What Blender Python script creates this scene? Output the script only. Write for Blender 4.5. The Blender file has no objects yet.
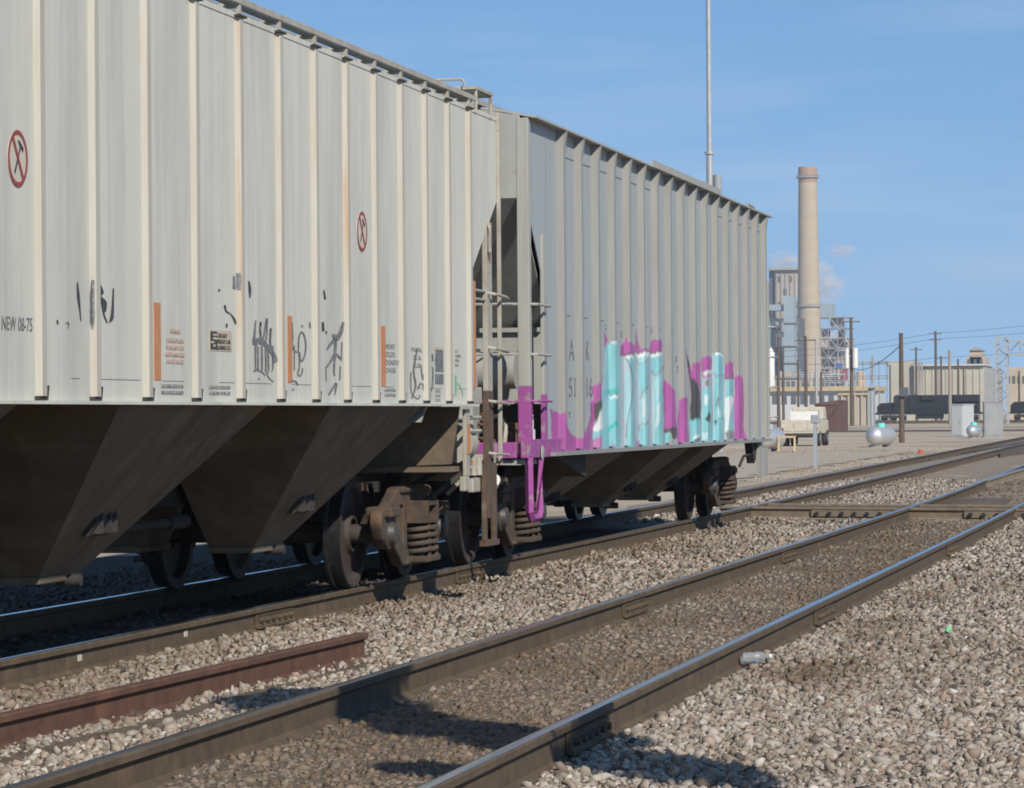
import bpy, math, random
import numpy as np
from mathutils import Vector, Matrix

rnd = random.Random(7)
nrg = np.random.default_rng(11)
scene = bpy.context.scene
COL = scene.collection

# ------------------------------------------------------------------ camera
F = 3400.0                      # focal length in pixels (1024 px wide picture)
EYE = 1.345                     # camera height above the rail heads (z = 0)
yaw = math.atan(713 / 3400.0); pitch = math.atan(21.6 / 3400); roll = math.radians(.45)
fw = Vector((-math.sin(yaw) * math.cos(pitch), math.cos(yaw) * math.cos(pitch), math.sin(pitch)))
rt0 = Vector((math.cos(yaw), math.sin(yaw), 0)); up0 = rt0.cross(fw)
rt = rt0 * math.cos(roll) - up0 * math.sin(roll)
up = rt0 * math.sin(roll) + up0 * math.cos(roll)
CAM = Vector((0, 0, EYE))
cd = bpy.data.cameras.new('camera'); cam = bpy.data.objects.new('camera', cd); COL.objects.link(cam)
m3 = Matrix((rt, up, -fw)).transposed()
cam.matrix_world = Matrix.Translation(CAM) @ m3.to_4x4()
cd.sensor_width = 36; cd.lens = F * 36 / 1024; cd.clip_start = .1; cd.clip_end = 12000
scene.camera = cam

def ray(x, y): return fw * F + rt * (x - 512) - up * (y - 394)
def onx(x, y, X): d = ray(x, y); return CAM + d * ((X - CAM.x) / d.x)
def ony(x, y, Y): d = ray(x, y); return CAM + d * ((Y - CAM.y) / d.y)
def onz(x, y, Z): d = ray(x, y); return CAM + d * ((Z - CAM.z) / d.z)

# ------------------------------------------------------------------ sky, sun, exposure
EL = math.radians(33); AZ = Vector((.60, -.80, 0)).normalized()
SUN = Vector((AZ.x * math.cos(EL), AZ.y * math.cos(EL), math.sin(EL)))
world = bpy.data.worlds.new('World'); scene.world = world; world.use_nodes = True
nt = world.node_tree; nt.nodes.clear()
sky = nt.nodes.new('ShaderNodeTexSky'); sky.sky_type = 'NISHITA'; sky.sun_disc = False
sky.sun_elevation = EL; sky.sun_rotation = math.atan2(SUN.x, SUN.y)
sky.air_density = 1.15; sky.dust_density = .05; sky.ozone_density = 2.6; sky.altitude = 300
bg = nt.nodes.new('ShaderNodeBackground'); bg.inputs['Strength'].default_value = .115
# the sky is sampled a little above each direction, so that the blue reaches down to the horizon
stc = nt.nodes.new('ShaderNodeTexCoord'); sad = nt.nodes.new('ShaderNodeVectorMath'); sad.operation = 'ADD'; sad.inputs[1].default_value = (0, 0, .19)
snm = nt.nodes.new('ShaderNodeVectorMath'); snm.operation = 'NORMALIZE'
nt.links.new(stc.outputs['Generated'], sad.inputs[0]); nt.links.new(sad.outputs[0], snm.inputs[0]); nt.links.new(snm.outputs[0], sky.inputs['Vector'])
out = nt.nodes.new('ShaderNodeOutputWorld')
# thin cirrus streaks, laid out by sky direction
tc = nt.nodes.new('ShaderNodeTexCoord')
mp = nt.nodes.new('ShaderNodeMapping'); mp.inputs['Scale'].default_value = (3, 3, 26); mp.inputs['Rotation'].default_value = (.05, .09, 0)
n1 = nt.nodes.new('ShaderNodeTexNoise'); n1.inputs['Scale'].default_value = 2.2; n1.inputs['Detail'].default_value = 6; n1.inputs['Roughness'].default_value = .55
cr = nt.nodes.new('ShaderNodeValToRGB'); cr.color_ramp.elements[0].position = .50; cr.color_ramp.elements[1].position = .80
cr.color_ramp.elements[1].color = (.22, .22, .22, 1)
mx = nt.nodes.new('ShaderNodeMix'); mx.data_type = 'RGBA'; mx.inputs['B'].default_value = (6.2, 6.6, 7.2, 1)
L = nt.links.new
L(tc.outputs['Generated'], mp.inputs['Vector']); L(mp.outputs['Vector'], n1.inputs['Vector'])
L(n1.outputs['Fac'], cr.inputs['Fac']); L(cr.outputs['Color'], mx.inputs['Factor'])
hs = nt.nodes.new('ShaderNodeHueSaturation'); hs.inputs['Saturation'].default_value = 1.22; hs.inputs['Value'].default_value = 1.04
L(sky.outputs['Color'], hs.inputs['Color']); L(hs.outputs['Color'], mx.inputs['A']); L(mx.outputs['Result'], bg.inputs['Color']); L(bg.outputs[0], out.inputs['Surface'])
sd = bpy.data.lights.new('sun', 'SUN'); sd.energy = 4.6; sd.angle = math.radians(.5); sd.color = (1, .93, .82)
so = bpy.data.objects.new('sun', sd); COL.objects.link(so); so.rotation_euler = SUN.to_track_quat('Z', 'Y').to_euler()
vs = scene.view_settings; vs.view_transform = 'Standard'; vs.look = 'None'; vs.exposure = .14; vs.gamma = 1; vs.use_curve_mapping = False
scene.cycles.volume_bounces = 4; scene.cycles.filter_width = 1.8

# ------------------------------------------------------------------ materials
MATS = {}
def mat(name, c1, c2=None, scale=8, rough=.8, metal=0, stretch=(1, 1, 1), c3=None, scale3=1.2, t3=(.55, .75), bump=0, bscale=40, lo=.35, hi=.65, stretch3=(1, 1, 1), attr=None, spec=.4):
    m = bpy.data.materials.new(name); m.use_nodes = True; t = m.node_tree; N = t.nodes; K = t.links.new
    b = N['Principled BSDF']; b.inputs['Roughness'].default_value = rough; b.inputs['Metallic'].default_value = metal
    b.inputs['Specular IOR Level'].default_value = spec
    co = N.new('ShaderNodeTexCoord')
    def noise(sc, st, det=6):
        mpn = N.new('ShaderNodeMapping'); mpn.inputs['Scale'].default_value = st; K(co.outputs['Object'], mpn.inputs['Vector'])
        n = N.new('ShaderNodeTexNoise'); n.inputs['Scale'].default_value = sc; n.inputs['Detail'].default_value = det; n.inputs['Roughness'].default_value = .6
        K(mpn.outputs['Vector'], n.inputs['Vector']); return n.outputs['Fac']
    def mixc(fac, a, bcol, lo, hi):
        r = N.new('ShaderNodeMapRange'); r.inputs['From Min'].default_value = lo; r.inputs['From Max'].default_value = hi; K(fac, r.inputs['Value'])
        x = N.new('ShaderNodeMix'); x.data_type = 'RGBA'; K(r.outputs['Result'], x.inputs['Factor'])
        if isinstance(a, tuple): x.inputs['A'].default_value = (*a, 1)
        else: K(a, x.inputs['A'])
        if isinstance(bcol, tuple): x.inputs['B'].default_value = (*bcol, 1)
        else: K(bcol, x.inputs['B'])
        return x.outputs['Result']
    cur = c1
    if attr == 'only':
        a = N.new('ShaderNodeAttribute'); a.attribute_name = 'paint'; cur = a.outputs['Color']
    if c2: cur = mixc(noise(scale, stretch), cur, c2, lo, hi)
    if c3: cur = mixc(noise(scale3, stretch3), cur, c3, *t3)
    if attr == 'over':
        a = N.new('ShaderNodeAttribute'); a.attribute_name = 'paint'
        x = N.new('ShaderNodeMix'); x.data_type = 'RGBA'; K(a.outputs['Alpha'], x.inputs['Factor'])
        if isinstance(cur, tuple): x.inputs['A'].default_value = (*cur, 1)
        else: K(cur, x.inputs['A'])
        K(a.outputs['Color'], x.inputs['B']); cur = x.outputs['Result']
    if isinstance(cur, tuple): b.inputs['Base Color'].default_value = (*cur, 1)
    else: K(cur, b.inputs['Base Color'])
    if bump:
        bp = N.new('ShaderNodeBump'); bp.inputs['Strength'].default_value = 1; bp.inputs['Distance'].default_value = bump
        K(noise(bscale, (1, 1, 1)), bp.inputs['Height']); K(bp.outputs['Normal'], b.inputs['Normal'])
    MATS[name] = m; return m

V = (1, 5, .22)   # vertical streaks on the car sides
mat('panel_one', (.545, .535, .465), (.425, .425, .38), 1.1, .55, stretch=(1, 2.2, .35), c3=(.41, .405, .365), scale3=5, stretch3=(1, 4, .10), t3=(.52, .85), bump=.014, bscale=1.0, lo=.45, hi=.72)
mat('rib_one', (.425, .412, .358), (.39, .36, .297), 5, .6, stretch=(3, 3, .3), c3=(.42, .25, .13), scale3=7, stretch3=(3, 3, .12), t3=(.60, .80))
mat('panel_two', (.335, .365, .37), (.29, .315, .32), 3, .5, stretch=V, attr='over', bump=.003, bscale=1.5)
mat('rib_two', (.262, .262, .245), (.23, .228, .21), 5, .6, stretch=(3, 3, .3), attr='over')
mat('panel_two_plain', (.335, .365, .37), (.29, .315, .32), 3, .5, stretch=V, bump=.003, bscale=1.5)
mat('rib_two_plain', (.262, .262, .245), (.23, .228, .21), 5, .6, stretch=(3, 3, .3))
mat('end_grey', (.34, .345, .315), (.27, .27, .245), 3, .6, stretch=(2, 2, .4), c3=(.30, .19, .11), scale3=5, t3=(.66, .8))
mat('post_two', (.36, .36, .325), (.31, .305, .27), 5, .6, stretch=(3, 3, .3))
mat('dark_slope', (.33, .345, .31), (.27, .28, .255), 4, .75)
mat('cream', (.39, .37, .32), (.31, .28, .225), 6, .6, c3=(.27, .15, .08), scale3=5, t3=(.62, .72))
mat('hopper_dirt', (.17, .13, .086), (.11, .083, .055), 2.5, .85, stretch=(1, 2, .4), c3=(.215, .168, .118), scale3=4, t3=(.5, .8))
mat('purple', (.31, .072, .26), (.27, .06, .225), 9, .6, c3=(.30, .22, .25), scale3=9, t3=(.56, .66), bump=.002)
mat('rust', (.17, .085, .05), (.11, .055, .035), 14, .85, c3=(.24, .12, .065), scale3=5, bump=.003)
mat('rust_rail', (.125, .06, .037), (.085, .042, .028), 9, .85, c3=(.17, .085, .05), scale3=2.5, bump=.002)
mat('rust_dull', (.115, .075, .052), (.08, .05, .035), 12, .85, c3=(.16, .12, .09), scale3=6, t3=(.55, .7), bump=.003)
mat('truck_cast', (.085, .064, .048), (.055, .04, .029), 9, .85, c3=(.12, .072, .045), scale3=5, t3=(.5, .65), bump=.004)
mat('bearing', (.06, .06, .062), (.06, .047, .038), 9, .5)
mat('wheel_face', (.055, .036, .028), (.035, .024, .02), 12, .8, c3=(.055, .045, .04), scale3=3, t3=(.5, .6))
mat('wheel_tread', (.045, .045, .05), (.028, .025, .023), 20, .4, metal=.6)
mat('under_dark', (.05, .045, .04), (.03, .027, .024), 8, .85)
mat('dusty_rail', (.25, .20, .145), (.18, .14, .10), 6, .9, bump=.004)
mat('ballast_far', (.29, .225, .16), (.18, .137, .098), 9, .95, bump=.015, bscale=14, spec=.15, c3=(.33, .28, .225), scale3=22, t3=(.5, .6))
mat('rail_side', (.115, .08, .047), (.075, .053, .033), 9, .85, c3=(.15, .105, .06), scale3=3, bump=.002)
mat('rail_top', (.60, .62, .65), (.45, .46, .48), 30, .24, metal=1)
mat('tie', (.11, .085, .062), (.07, .055, .042), 6, .9, stretch=(.6, 8, 8), bump=.006, bscale=30)
mat('stone', (.4, .4, .4), attr='only', rough=.9, spec=.2)
mat('ground', (.45, .355, .25), (.31, .24, .165), .22, .95, c3=(.52, .43, .32), scale3=.06, t3=(.4, .65), bump=.012, bscale=22, spec=.15)
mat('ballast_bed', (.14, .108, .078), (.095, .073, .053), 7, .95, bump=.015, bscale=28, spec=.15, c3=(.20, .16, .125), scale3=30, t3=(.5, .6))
mat('pale_gravel', (.49, .42, .325), (.35, .29, .22), 5, .95, bump=.01, bscale=14, spec=.15)
mat('dark_yard', (.095, .08, .066), (.15, .12, .095), 1.2, .95, spec=.15)
mat('asphalt', (.045, .045, .047), (.075, .07, .065), 5, .85, bump=.006, bscale=30)
mat('white', (.72, .71, .67), (.62, .60, .55), 6, .6)
mat('ink', (.04, .042, .05), (.13, .13, .135), 22, .6, lo=.5, hi=.8)
mat('ink_soft', (.12, .125, .135), (.30, .30, .285), 26, .7, lo=.45, hi=.75)
mat('stencil', (.19, .195, .20), rough=.7)
mat('red_text', (.40, .28, .235), rough=.7)
mat('red', (.27, .055, .055), rough=.6)
mat('disc', (.50, .455, .37), rough=.6)
mat('reflector', (.50, .22, .09), (.44, .18, .07), 12, .5)
mat('sign_tan', (.50, .42, .32), (.44, .37, .28), 12, .6)
mat('green_paint', (.20, .45, .25), rough=.7)
mat('silver', (.58, .59, .60), (.5, .5, .5), 4, .42, metal=.55)
mat('silver_paint', (.54, .55, .54), (.52, .53, .52), 2, .5, metal=.2)
mat('grey_box', (.30, .31, .31), (.26, .26, .26), 1.5, .6)
mat('teal', (.15, .62, .55), rough=.5)
mat('wood', (.13, .095, .07), (.085, .065, .05), 6, .9, stretch=(4, 4, .4))
mat('wood_light', (.33, .28, .22), (.25, .21, .165), 6, .9, stretch=(4, 4, .4))
mat('lumber', (.52, .40, .24), (.44, .33, .19), 6, .8)
mat('galv', (.42, .435, .44), (.35, .36, .365), 5, .5, metal=.3)
mat('steel_grey', (.30, .33, .35), (.25, .27, .29), .3, .6)
mat('loco_black', (.011, .012, .014), (.018, .018, .019), 1.5, .55)
mat('glass_dark', (.03, .04, .05), rough=.1)
mat('concrete_stack', (.43, .35, .24), (.385, .312, .213), .05, .9, stretch=(1, 1, 6))
mat('stack_top', (.36, .235, .155), (.32, .21, .14), .1, .9)
mat('plant_tan', (.42, .37, .30), (.33, .29, .24), .12, .9)
mat('plant_bluegrey', (.30, .37, .40), (.25, .31, .34), .1, .8)
mat('plant_dark', (.07, .085, .11), (.12, .12, .12), .15, .8)
mat('plant_steel', (.34, .33, .31), (.25, .22, .2), .2, .7)
mat('plant_pale', (.50, .51, .50), (.43, .44, .43), .1, .8)
mat('beige_wall', (.42, .395, .32), (.37, .345, .28), .15, .85)
mat('tan_wall', (.47, .40, .30), (.40, .33, .25), .2, .85)
mat('ochre', (.50, .37, .20), (.43, .33, .2), .3, .9)
mat('brown_box', (.15, .085, .07), (.12, .068, .055), .8, .8)
mat('truck_white', (.52, .49, .41), (.44, .38, .29), 3, .6, c3=(.30, .17, .09), scale3=4, t3=(.6, .7))
mat('clear_plastic', (.75, .78, .8), rough=.15)
_b = MATS['clear_plastic'].node_tree.nodes['Principled BSDF']; _b.inputs['Transmission Weight'].default_value = .8; _b.inputs['IOR'].default_value = 1.2
mat('orange', (.45, .07, .035), rough=.6)
mat('blue', (.05, .12, .4), rough=.6)
mat('maroon', (.25, .03, .05), rough=.6)
mat('wire', (.06, .06, .065), rough=.7)

# ------------------------------------------------------------------ helpers
def wloc(o):
    v = Vector((0, 0, 0))
    while o is not None: v += Vector(o.location); o = o.parent
    return v
def link(o, parent):
    COL.objects.link(o)
    if parent is not None: o.parent = parent
    return o
def tag(o, label, cat, group=None):
    o['label'] = label; o['category'] = cat
    if group: o['group'] = group
    return o
def thing(name, loc, label, cat, group=None):
    o = bpy.data.objects.new(name, None); COL.objects.link(o); o.location = loc; o.empty_display_size = .3
    return tag(o, label, cat, group)
class MB:
    def __init__(s): s.v = []; s.f = []
    def add(s, vs, fs):
        n = len(s.v); s.v += [tuple(p) for p in vs]; s.f += [tuple(i + n for i in q) for q in fs]; return s
    def quad(s, *p): return s.add(p, [tuple(range(len(p)))])
    def box(s, a, b):
        x0, x1 = sorted((a[0], b[0])); y0, y1 = sorted((a[1], b[1])); z0, z1 = sorted((a[2], b[2]))
        return s.add([(x0,y0,z0),(x1,y0,z0),(x1,y1,z0),(x0,y1,z0),(x0,y0,z1),(x1,y0,z1),(x1,y1,z1),(x0,y1,z1)],
                     [(0,3,2,1),(4,5,6,7),(0,1,5,4),(1,2,6,5),(2,3,7,6),(3,0,4,7)])
    def bar(s, p, q, w, h=None):
        h = h or w; p = Vector(p); q = Vector(q); d = (q - p).normalized()
        u = d.cross(Vector((0, 0, 1)))
        if u.length < .05: u = d.cross(Vector((0, 1, 0)))
        u.normalize(); t = u.cross(d).normalized(); u *= w / 2; t *= h / 2
        return s.add([p-u-t, p+u-t, p+u+t, p-u+t, q-u-t, q+u-t, q+u+t, q-u+t], [(0,1,2,3),(7,6,5,4),(0,4,5,1),(1,5,6,2),(2,6,7,3),(3,7,4,0)])
    def cyl(s, p, q, r, r2=None, n=14):
        return s.lathe([(0, r), (1, r if r2 is None else r2)], p, q, n)
    def lathe(s, prof, p, q, n=16, cap=True):
        # prof: (t along p->q (fraction), radius)
        p = Vector(p); q = Vector(q); d = (q - p); e = d.normalized()
        u = e.cross(Vector((0, 0, 1)))
        if u.length < .05: u = e.cross(Vector((0, 1, 0)))
        u.normalize(); w = e.cross(u); vs = []; fs = []
        for t, r in prof:
            c = p + d * t
            for k in range(n):
                a = 2 * math.pi * k / n; vs.append(c + (u * math.cos(a) + w * math.sin(a)) * r)
        for i in range(len(prof) - 1):
            for k in range(n):
                k2 = (k + 1) % n; fs.append((i*n+k, i*n+k2, (i+1)*n+k2, (i+1)*n+k))
        if cap:
            fs.append(tuple(range(n - 1, -1, -1))); fs.append(tuple((len(prof) - 1) * n + k for k in range(n)))
        return s.add(vs, fs)
    def tube(s, pts, r, n=8):
        pts = [Vector(p) for p in pts]; vs = []; fs = []
        ref = Vector((0, 0, 1))
        for i, p in enumerate(pts):
            d = (pts[min(i + 1, len(pts) - 1)] - pts[max(i - 1, 0)]).normalized()
            u = d.cross(ref)
            if u.length < .1: u = d.cross(Vector((0, 1, 0)))
            u.normalize(); w = d.cross(u)
            for k in range(n):
                a = 2 * math.pi * k / n; vs.append(p + (u * math.cos(a) + w * math.sin(a)) * r)
        for i in range(len(pts) - 1):
            for k in range(n):
                k2 = (k + 1) % n; fs.append((i*n+k, i*n+k2, (i+1)*n+k2, (i+1)*n+k))
        fs.append(tuple(range(n))); fs.append(tuple((len(pts) - 1) * n + k for k in range(n)))
        return s.add(vs, fs)
    def prism(s, poly, axis, a, b):
        # poly in the two other axes (in xyz order), extruded along axis from a to b
        def P(p, t):
            if axis == 'x': return (t, p[0], p[1])
            if axis == 'y': return (p[0], t, p[1])
            return (p[0], p[1], t)
        n = len(poly); vs = [P(p, a) for p in poly] + [P(p, b) for p in poly]
        fs = [tuple(range(n - 1, -1, -1)), tuple(range(n, 2 * n))] + [(i, (i + 1) % n, n + (i + 1) % n, n + i) for i in range(n)]
        return s.add(vs, fs)
    def build(s, name, m, parent=None, smooth=0, bevel=0):
        me = bpy.data.meshes.new(name); o = bpy.data.objects.new(name, me)
        off = wloc(parent) if parent is not None else Vector((0, 0, 0))
        if parent is None and s.v:
            a = np.array(s.v); lo = a.min(0); hi = a.max(0); off = Vector(((lo[0]+hi[0])/2, (lo[1]+hi[1])/2, lo[2])); o.location = off
        me.from_pydata([(p[0]-off.x, p[1]-off.y, p[2]-off.z) for p in s.v], [], s.f)
        bmn = MATS[m]; me.materials.append(bmn); fix_normals(me)
        if smooth:
            me.polygons.foreach_set('use_smooth', [True] * len(me.polygons)); me.set_sharp_from_angle(angle=math.radians(smooth))
        if bevel:
            md = o.modifiers.new('bevel', 'BEVEL'); md.width = bevel; md.segments = 2; md.limit_method = 'ANGLE'; md.angle_limit = .6
        return link(o, parent)
import bmesh
def fix_normals(me):
    b = bmesh.new(); b.from_mesh(me); bmesh.ops.recalc_face_normals(b, faces=b.faces); b.to_mesh(me); b.free()
def struct(o): o['kind'] = 'structure'; return o
def stuff(o): o['kind'] = 'stuff'; return o
def copy_tree(o, parent, delta=None):
    c = o.copy(); COL.objects.link(c)
    if parent is not None: c.parent = parent
    if delta is not None: c.location = Vector(o.location) + Vector(delta)
    for ch in [x for x in bpy.data.objects if x.parent == o]: copy_tree(ch, c)
    return c
YZ = Matrix(((0, 0, 1), (1, 0, 0), (0, 1, 0)))     # local xy -> world yz, facing +X
def curve_mesh(cu):
    o = bpy.data.objects.new('tmp', cu); COL.objects.link(o)
    dg = bpy.context.evaluated_depsgraph_get(); me = bpy.data.meshes.new_from_object(o.evaluated_get(dg)); 
    bpy.data.objects.remove(o); return me
def side_text(txt, y, z, size, m, parent, X, name='lettering', sx=1.0, extr=.0012):
    cu = bpy.data.curves.new('t', 'FONT'); cu.body = txt; cu.size = size; cu.extrude = extr; cu.space_character = 1.02; cu.resolution_u = 3
    me = curve_mesh(cu); me.name = name
    off = wloc(parent)
    for v in me.vertices: v.co = Vector((X - off.x, y + v.co.x * sx - off.y, z + v.co.y - off.z)) + Vector((v.co.z, 0, 0))
    me.materials.clear(); me.materials.append(MATS[m])
    return link(bpy.data.objects.new(name, me), parent)
def plate_yz(name, outlines, x, thick, m, parent, bevel=.01):
    # closed outlines in (y, z); the first is the outside, the others are holes; extruded along x
    cu = bpy.data.curves.new('p', 'CURVE'); cu.dimensions = '2D'; cu.fill_mode = 'BOTH'; cu.extrude = thick / 2; cu.bevel_depth = bevel; cu.bevel_resolution = 1
    for ol in outlines:
        sp = cu.splines.new('POLY'); sp.points.add(len(ol) - 1); sp.use_cyclic_u = True
        for p, q in zip(sp.points, ol): p.co = (q[0], q[1], 0, 1)
    me = curve_mesh(cu); me.name = name; off = wloc(parent)
    for v in me.vertices: v.co = Vector((x + v.co.z - off.x, v.co.x - off.y, v.co.y - off.z))
    me.materials.clear(); me.materials.append(MATS[m])
    return link(bpy.data.objects.new(name, me), parent)
def rounded(pts, r, n=4):
    out = []; N = len(pts)
    for i, p in enumerate(pts):
        p = Vector(p); a = Vector(pts[i - 1]); b = Vector(pts[(i + 1) % N])
        ra = min(r, (a - p).length * .45); rb = min(r, (b - p).length * .45)
        p0 = p + (a - p).normalized() * ra; p1 = p + (b - p).normalized() * rb
        for k in range(n + 1):
            t = k / n; out.append(tuple(p0 * (1 - t) ** 2 + p * 2 * t * (1 - t) + p1 * t * t))
    return out
STROKE = [0]
def rib_face(y):
    # the slanted face of a rib of the near car that looks along the track
    p0 = Vector((PX1, y-.052, 0)); d = Vector((RX1-PX1, .018, 0)).normalized(); n = Vector((d.y, -d.x, 0))
    def f(px, py, off=0):
        v = ray(px, py); q = p0 + n * (.002 + off); return CAM + v * ((q - CAM).dot(n) / v.dot(n))
    return f
def stroke(pts, widths, X, m, parent, name='paint_stroke'):
    # a spray or marker stroke given by photo pixels, laid on the car side plane x = X
    mb = MB(); STROKE[0] += 1; XX = (.0004 * (STROKE[0] % 6)) if callable(X) else X + .0015 + .0004 * (STROKE[0] % 12)
    n = len(pts); 
    if not isinstance(widths, (list, tuple)): widths = [widths] * n
    # refine with catmull-rom
    P = []; W = []
    for i in range(n - 1):
        p0 = Vector(pts[max(i-1, 0)]); p1 = Vector(pts[i]); p2 = Vector(pts[i+1]); p3 = Vector(pts[min(i+2, n-1)])
        for k in range(4):
            t = k / 4
            P.append(.5 * ((2*p1) + (p2-p0)*t + (2*p0-5*p1+4*p2-p3)*t*t + (3*p1-p0-3*p2+p3)*t**3)); W.append(widths[i]*(1-t)+widths[i+1]*t)
    P.append(Vector(pts[-1])); W.append(widths[-1])
    Lf = []; Rt = []
    for i, p in enumerate(P):
        d = (P[min(i+1, len(P)-1)] - P[max(i-1, 0)]); d = d.normalized() if d.length > 1e-6 else Vector((1, 0))
        nn = Vector((-d.y, d.x)) * W[i] / 2
        a = p + nn; b = p - nn; Lf.append(X(a.x, a.y, XX) if callable(X) else onx(a.x, a.y, XX)); Rt.append(X(b.x, b.y, XX) if callable(X) else onx(b.x, b.y, XX))
    mb.add(Lf + Rt, [(i, i+1, len(P)+i+1, len(P)+i) for i in range(len(P)-1)])
    return mb.build(name, m, parent)

# ------------------------------------------------------------------ ground
XC1, XC2 = -7.49, -3.61           # centre lines of the two tracks
G = 1.51 / 2                      # half the distance between rail-head centres
def bend(y): 
    t = y - 52
    return -.018 * (math.log1p(math.exp(t / 6)) * 6 if t < 60 else t)
def bend_np(y):
    t = np.asarray(y, float) - 52
    return -.018 * np.where(t < 60, np.log1p(np.exp(np.clip(t, -200, 60) / 6)) * 6, t)
_ph = nrg.uniform(0, 6.28, 12); _fr = nrg.uniform(.6, 3.2, (12, 2)) * nrg.choice([-1, 1], (12, 2))
def gz(x, y):
    x = np.asarray(x, float); y = np.asarray(y, float)
    n = sum(np.sin(_fr[k, 0] * x + _fr[k, 1] * y + _ph[k]) for k in range(12)) / 12
    bx = x - bend_np(y)
    z = -.172 + .03 * n
    d1 = np.abs(bx - XC1); d2 = np.abs(bx - XC2)
    z = z - .055 * np.exp(-((bx + 5.5) / .7) ** 2)                     # dip between the tracks
    z = z - .10 / (1 + np.exp(-(bx + .6) * 1.5))                        # falls away to the right
    z = z - .12 / (1 + np.exp((bx + 10.4) * 1.6))                       # and beyond the far track
    far = 1 / (1 + np.exp(-(y - 140) / 25)); z = z * (1 - far) - .36 * far
    return z
xs = np.concatenate([[-3500, -1500, -600, -250, -120, -70, -45, -30, -22, -17, -14], np.arange(-12, 3.01, .14), [3.6, 4.5, 6, 9, 14, 25, 50, 120, 300, 1000, 3500]])
ys = np.concatenate([[-400, -100, -30, -8, 0, 5, 8, 10], np.arange(11, 60, .2), np.arange(60, 110, 2), [115, 125, 135, 145, 160, 180, 220, 300, 450, 700, 1100, 1700, 2500, 3600]])
gx, gy = np.meshgrid(xs, ys); gzv = gz(gx, gy)
def grid_mesh(name, gx, gy, gzv):
    h, w = gx.shape; me = bpy.data.meshes.new(name)
    co = np.stack([gx, gy, gzv], -1).reshape(-1, 3)
    idx = np.arange(h * w).reshape(h, w); q = np.stack([idx[:-1, :-1], idx[:-1, 1:], idx[1:, 1:], idx[1:, :-1]], -1).reshape(-1, 4)
    me.vertices.add(len(co)); me.vertices.foreach_set('co', co.ravel())
    me.loops.add(q.size); me.loops.foreach_set('vertex_index', q.ravel())
    me.polygons.add(len(q)); me.polygons.foreach_set('loop_start', np.arange(0, q.size, 4)); 
    me.update(calc_edges=True); me.polygons.foreach_set('use_smooth', [True] * len(q)); return me
me = grid_mesh('ground', gx, gy, gzv); me.materials.append(MATS['ground'])
ground = struct(link(bpy.data.objects.new('ground', me), None))
# beds of broken stone: a sheet just above the ground where the tracks run
def sheet(name, m, xa, xb, ya, yb, nx, ny, dz, bent=True, ext=0):
    yy = np.linspace(ya, yb, ny); xx = np.linspace(0, 1, nx)
    X, Y = np.meshgrid(xx, yy); X = xa + (xb - xa) * X
    if ext:
        edge = (np.abs(X - (xa + xb) / 2) > abs(xb - xa) / 2 - .01)
        X = X + edge * ext * np.sin(Y * 1.3 + X * 2) * (1 + np.sin(Y * .37))
    if bent: X = X + bend_np(Y)
    me = grid_mesh(name, X, Y, gz(X, Y) + dz); me.materials.append(MATS[m])
    return struct(link(bpy.data.objects.new(name, me), None))
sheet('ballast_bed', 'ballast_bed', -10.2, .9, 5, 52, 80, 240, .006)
mat('shaded_bed', (.045, .037, .03), (.07, .056, .044), 5, .95, bump=.015, bscale=28, spec=.15)
sheet('shaded_ballast', 'shaded_bed', -12.8, -6.82, 5, 44, 42, 160, .012, ext=.05)  # near-black sheet paints in the shade under and beyond the train
sheet('ballast_bed', 'ballast_far', -9.6, -1.4, 52.01, 400, 24, 150, .012, ext=.1)
sheet('gravel_road', 'pale_gravel', -24, -11.2, 60, 140, 24, 60, .02, ext=.25)
def flat_sheet(name, m, pts, z):
    return struct(MB().quad(*[(p[0], p[1], z) for p in pts]).build(name, m))

# stones
def icosa():
    t = (1 + 5 ** .5) / 2
    v = np.array([(-1,t,0),(1,t,0),(-1,-t,0),(1,-t,0),(0,-1,t),(0,1,t),(0,-1,-t),(0,1,-t),(t,0,-1),(t,0,1),(-t,0,-1),(-t,0,1)], float); v /= np.linalg.norm(v[0])
    f = np.array([(0,11,5),(0,5,1),(0,1,7),(0,7,10),(0,10,11),(1,5,9),(5,11,4),(11,10,2),(10,7,6),(7,1,8),(3,9,4),(3,4,2),(3,2,6),(3,6,8),(3,8,9),(4,9,5),(2,4,11),(6,2,10),(8,6,7),(9,8,1)])
    return v, f
def cube():
    v = np.array([(a, b, c) for a in (-1, 1) for b in (-1, 1) for c in (-1, 1)], float) / 3 ** .5
    q = [(0,1,3,2),(4,6,7,5),(0,4,5,1),(2,3,7,6),(0,2,6,4),(1,5,7,3)]
    return v, np.array([t for a, b, c, d in q for t in ((a, b, c), (a, c, d))])
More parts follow.
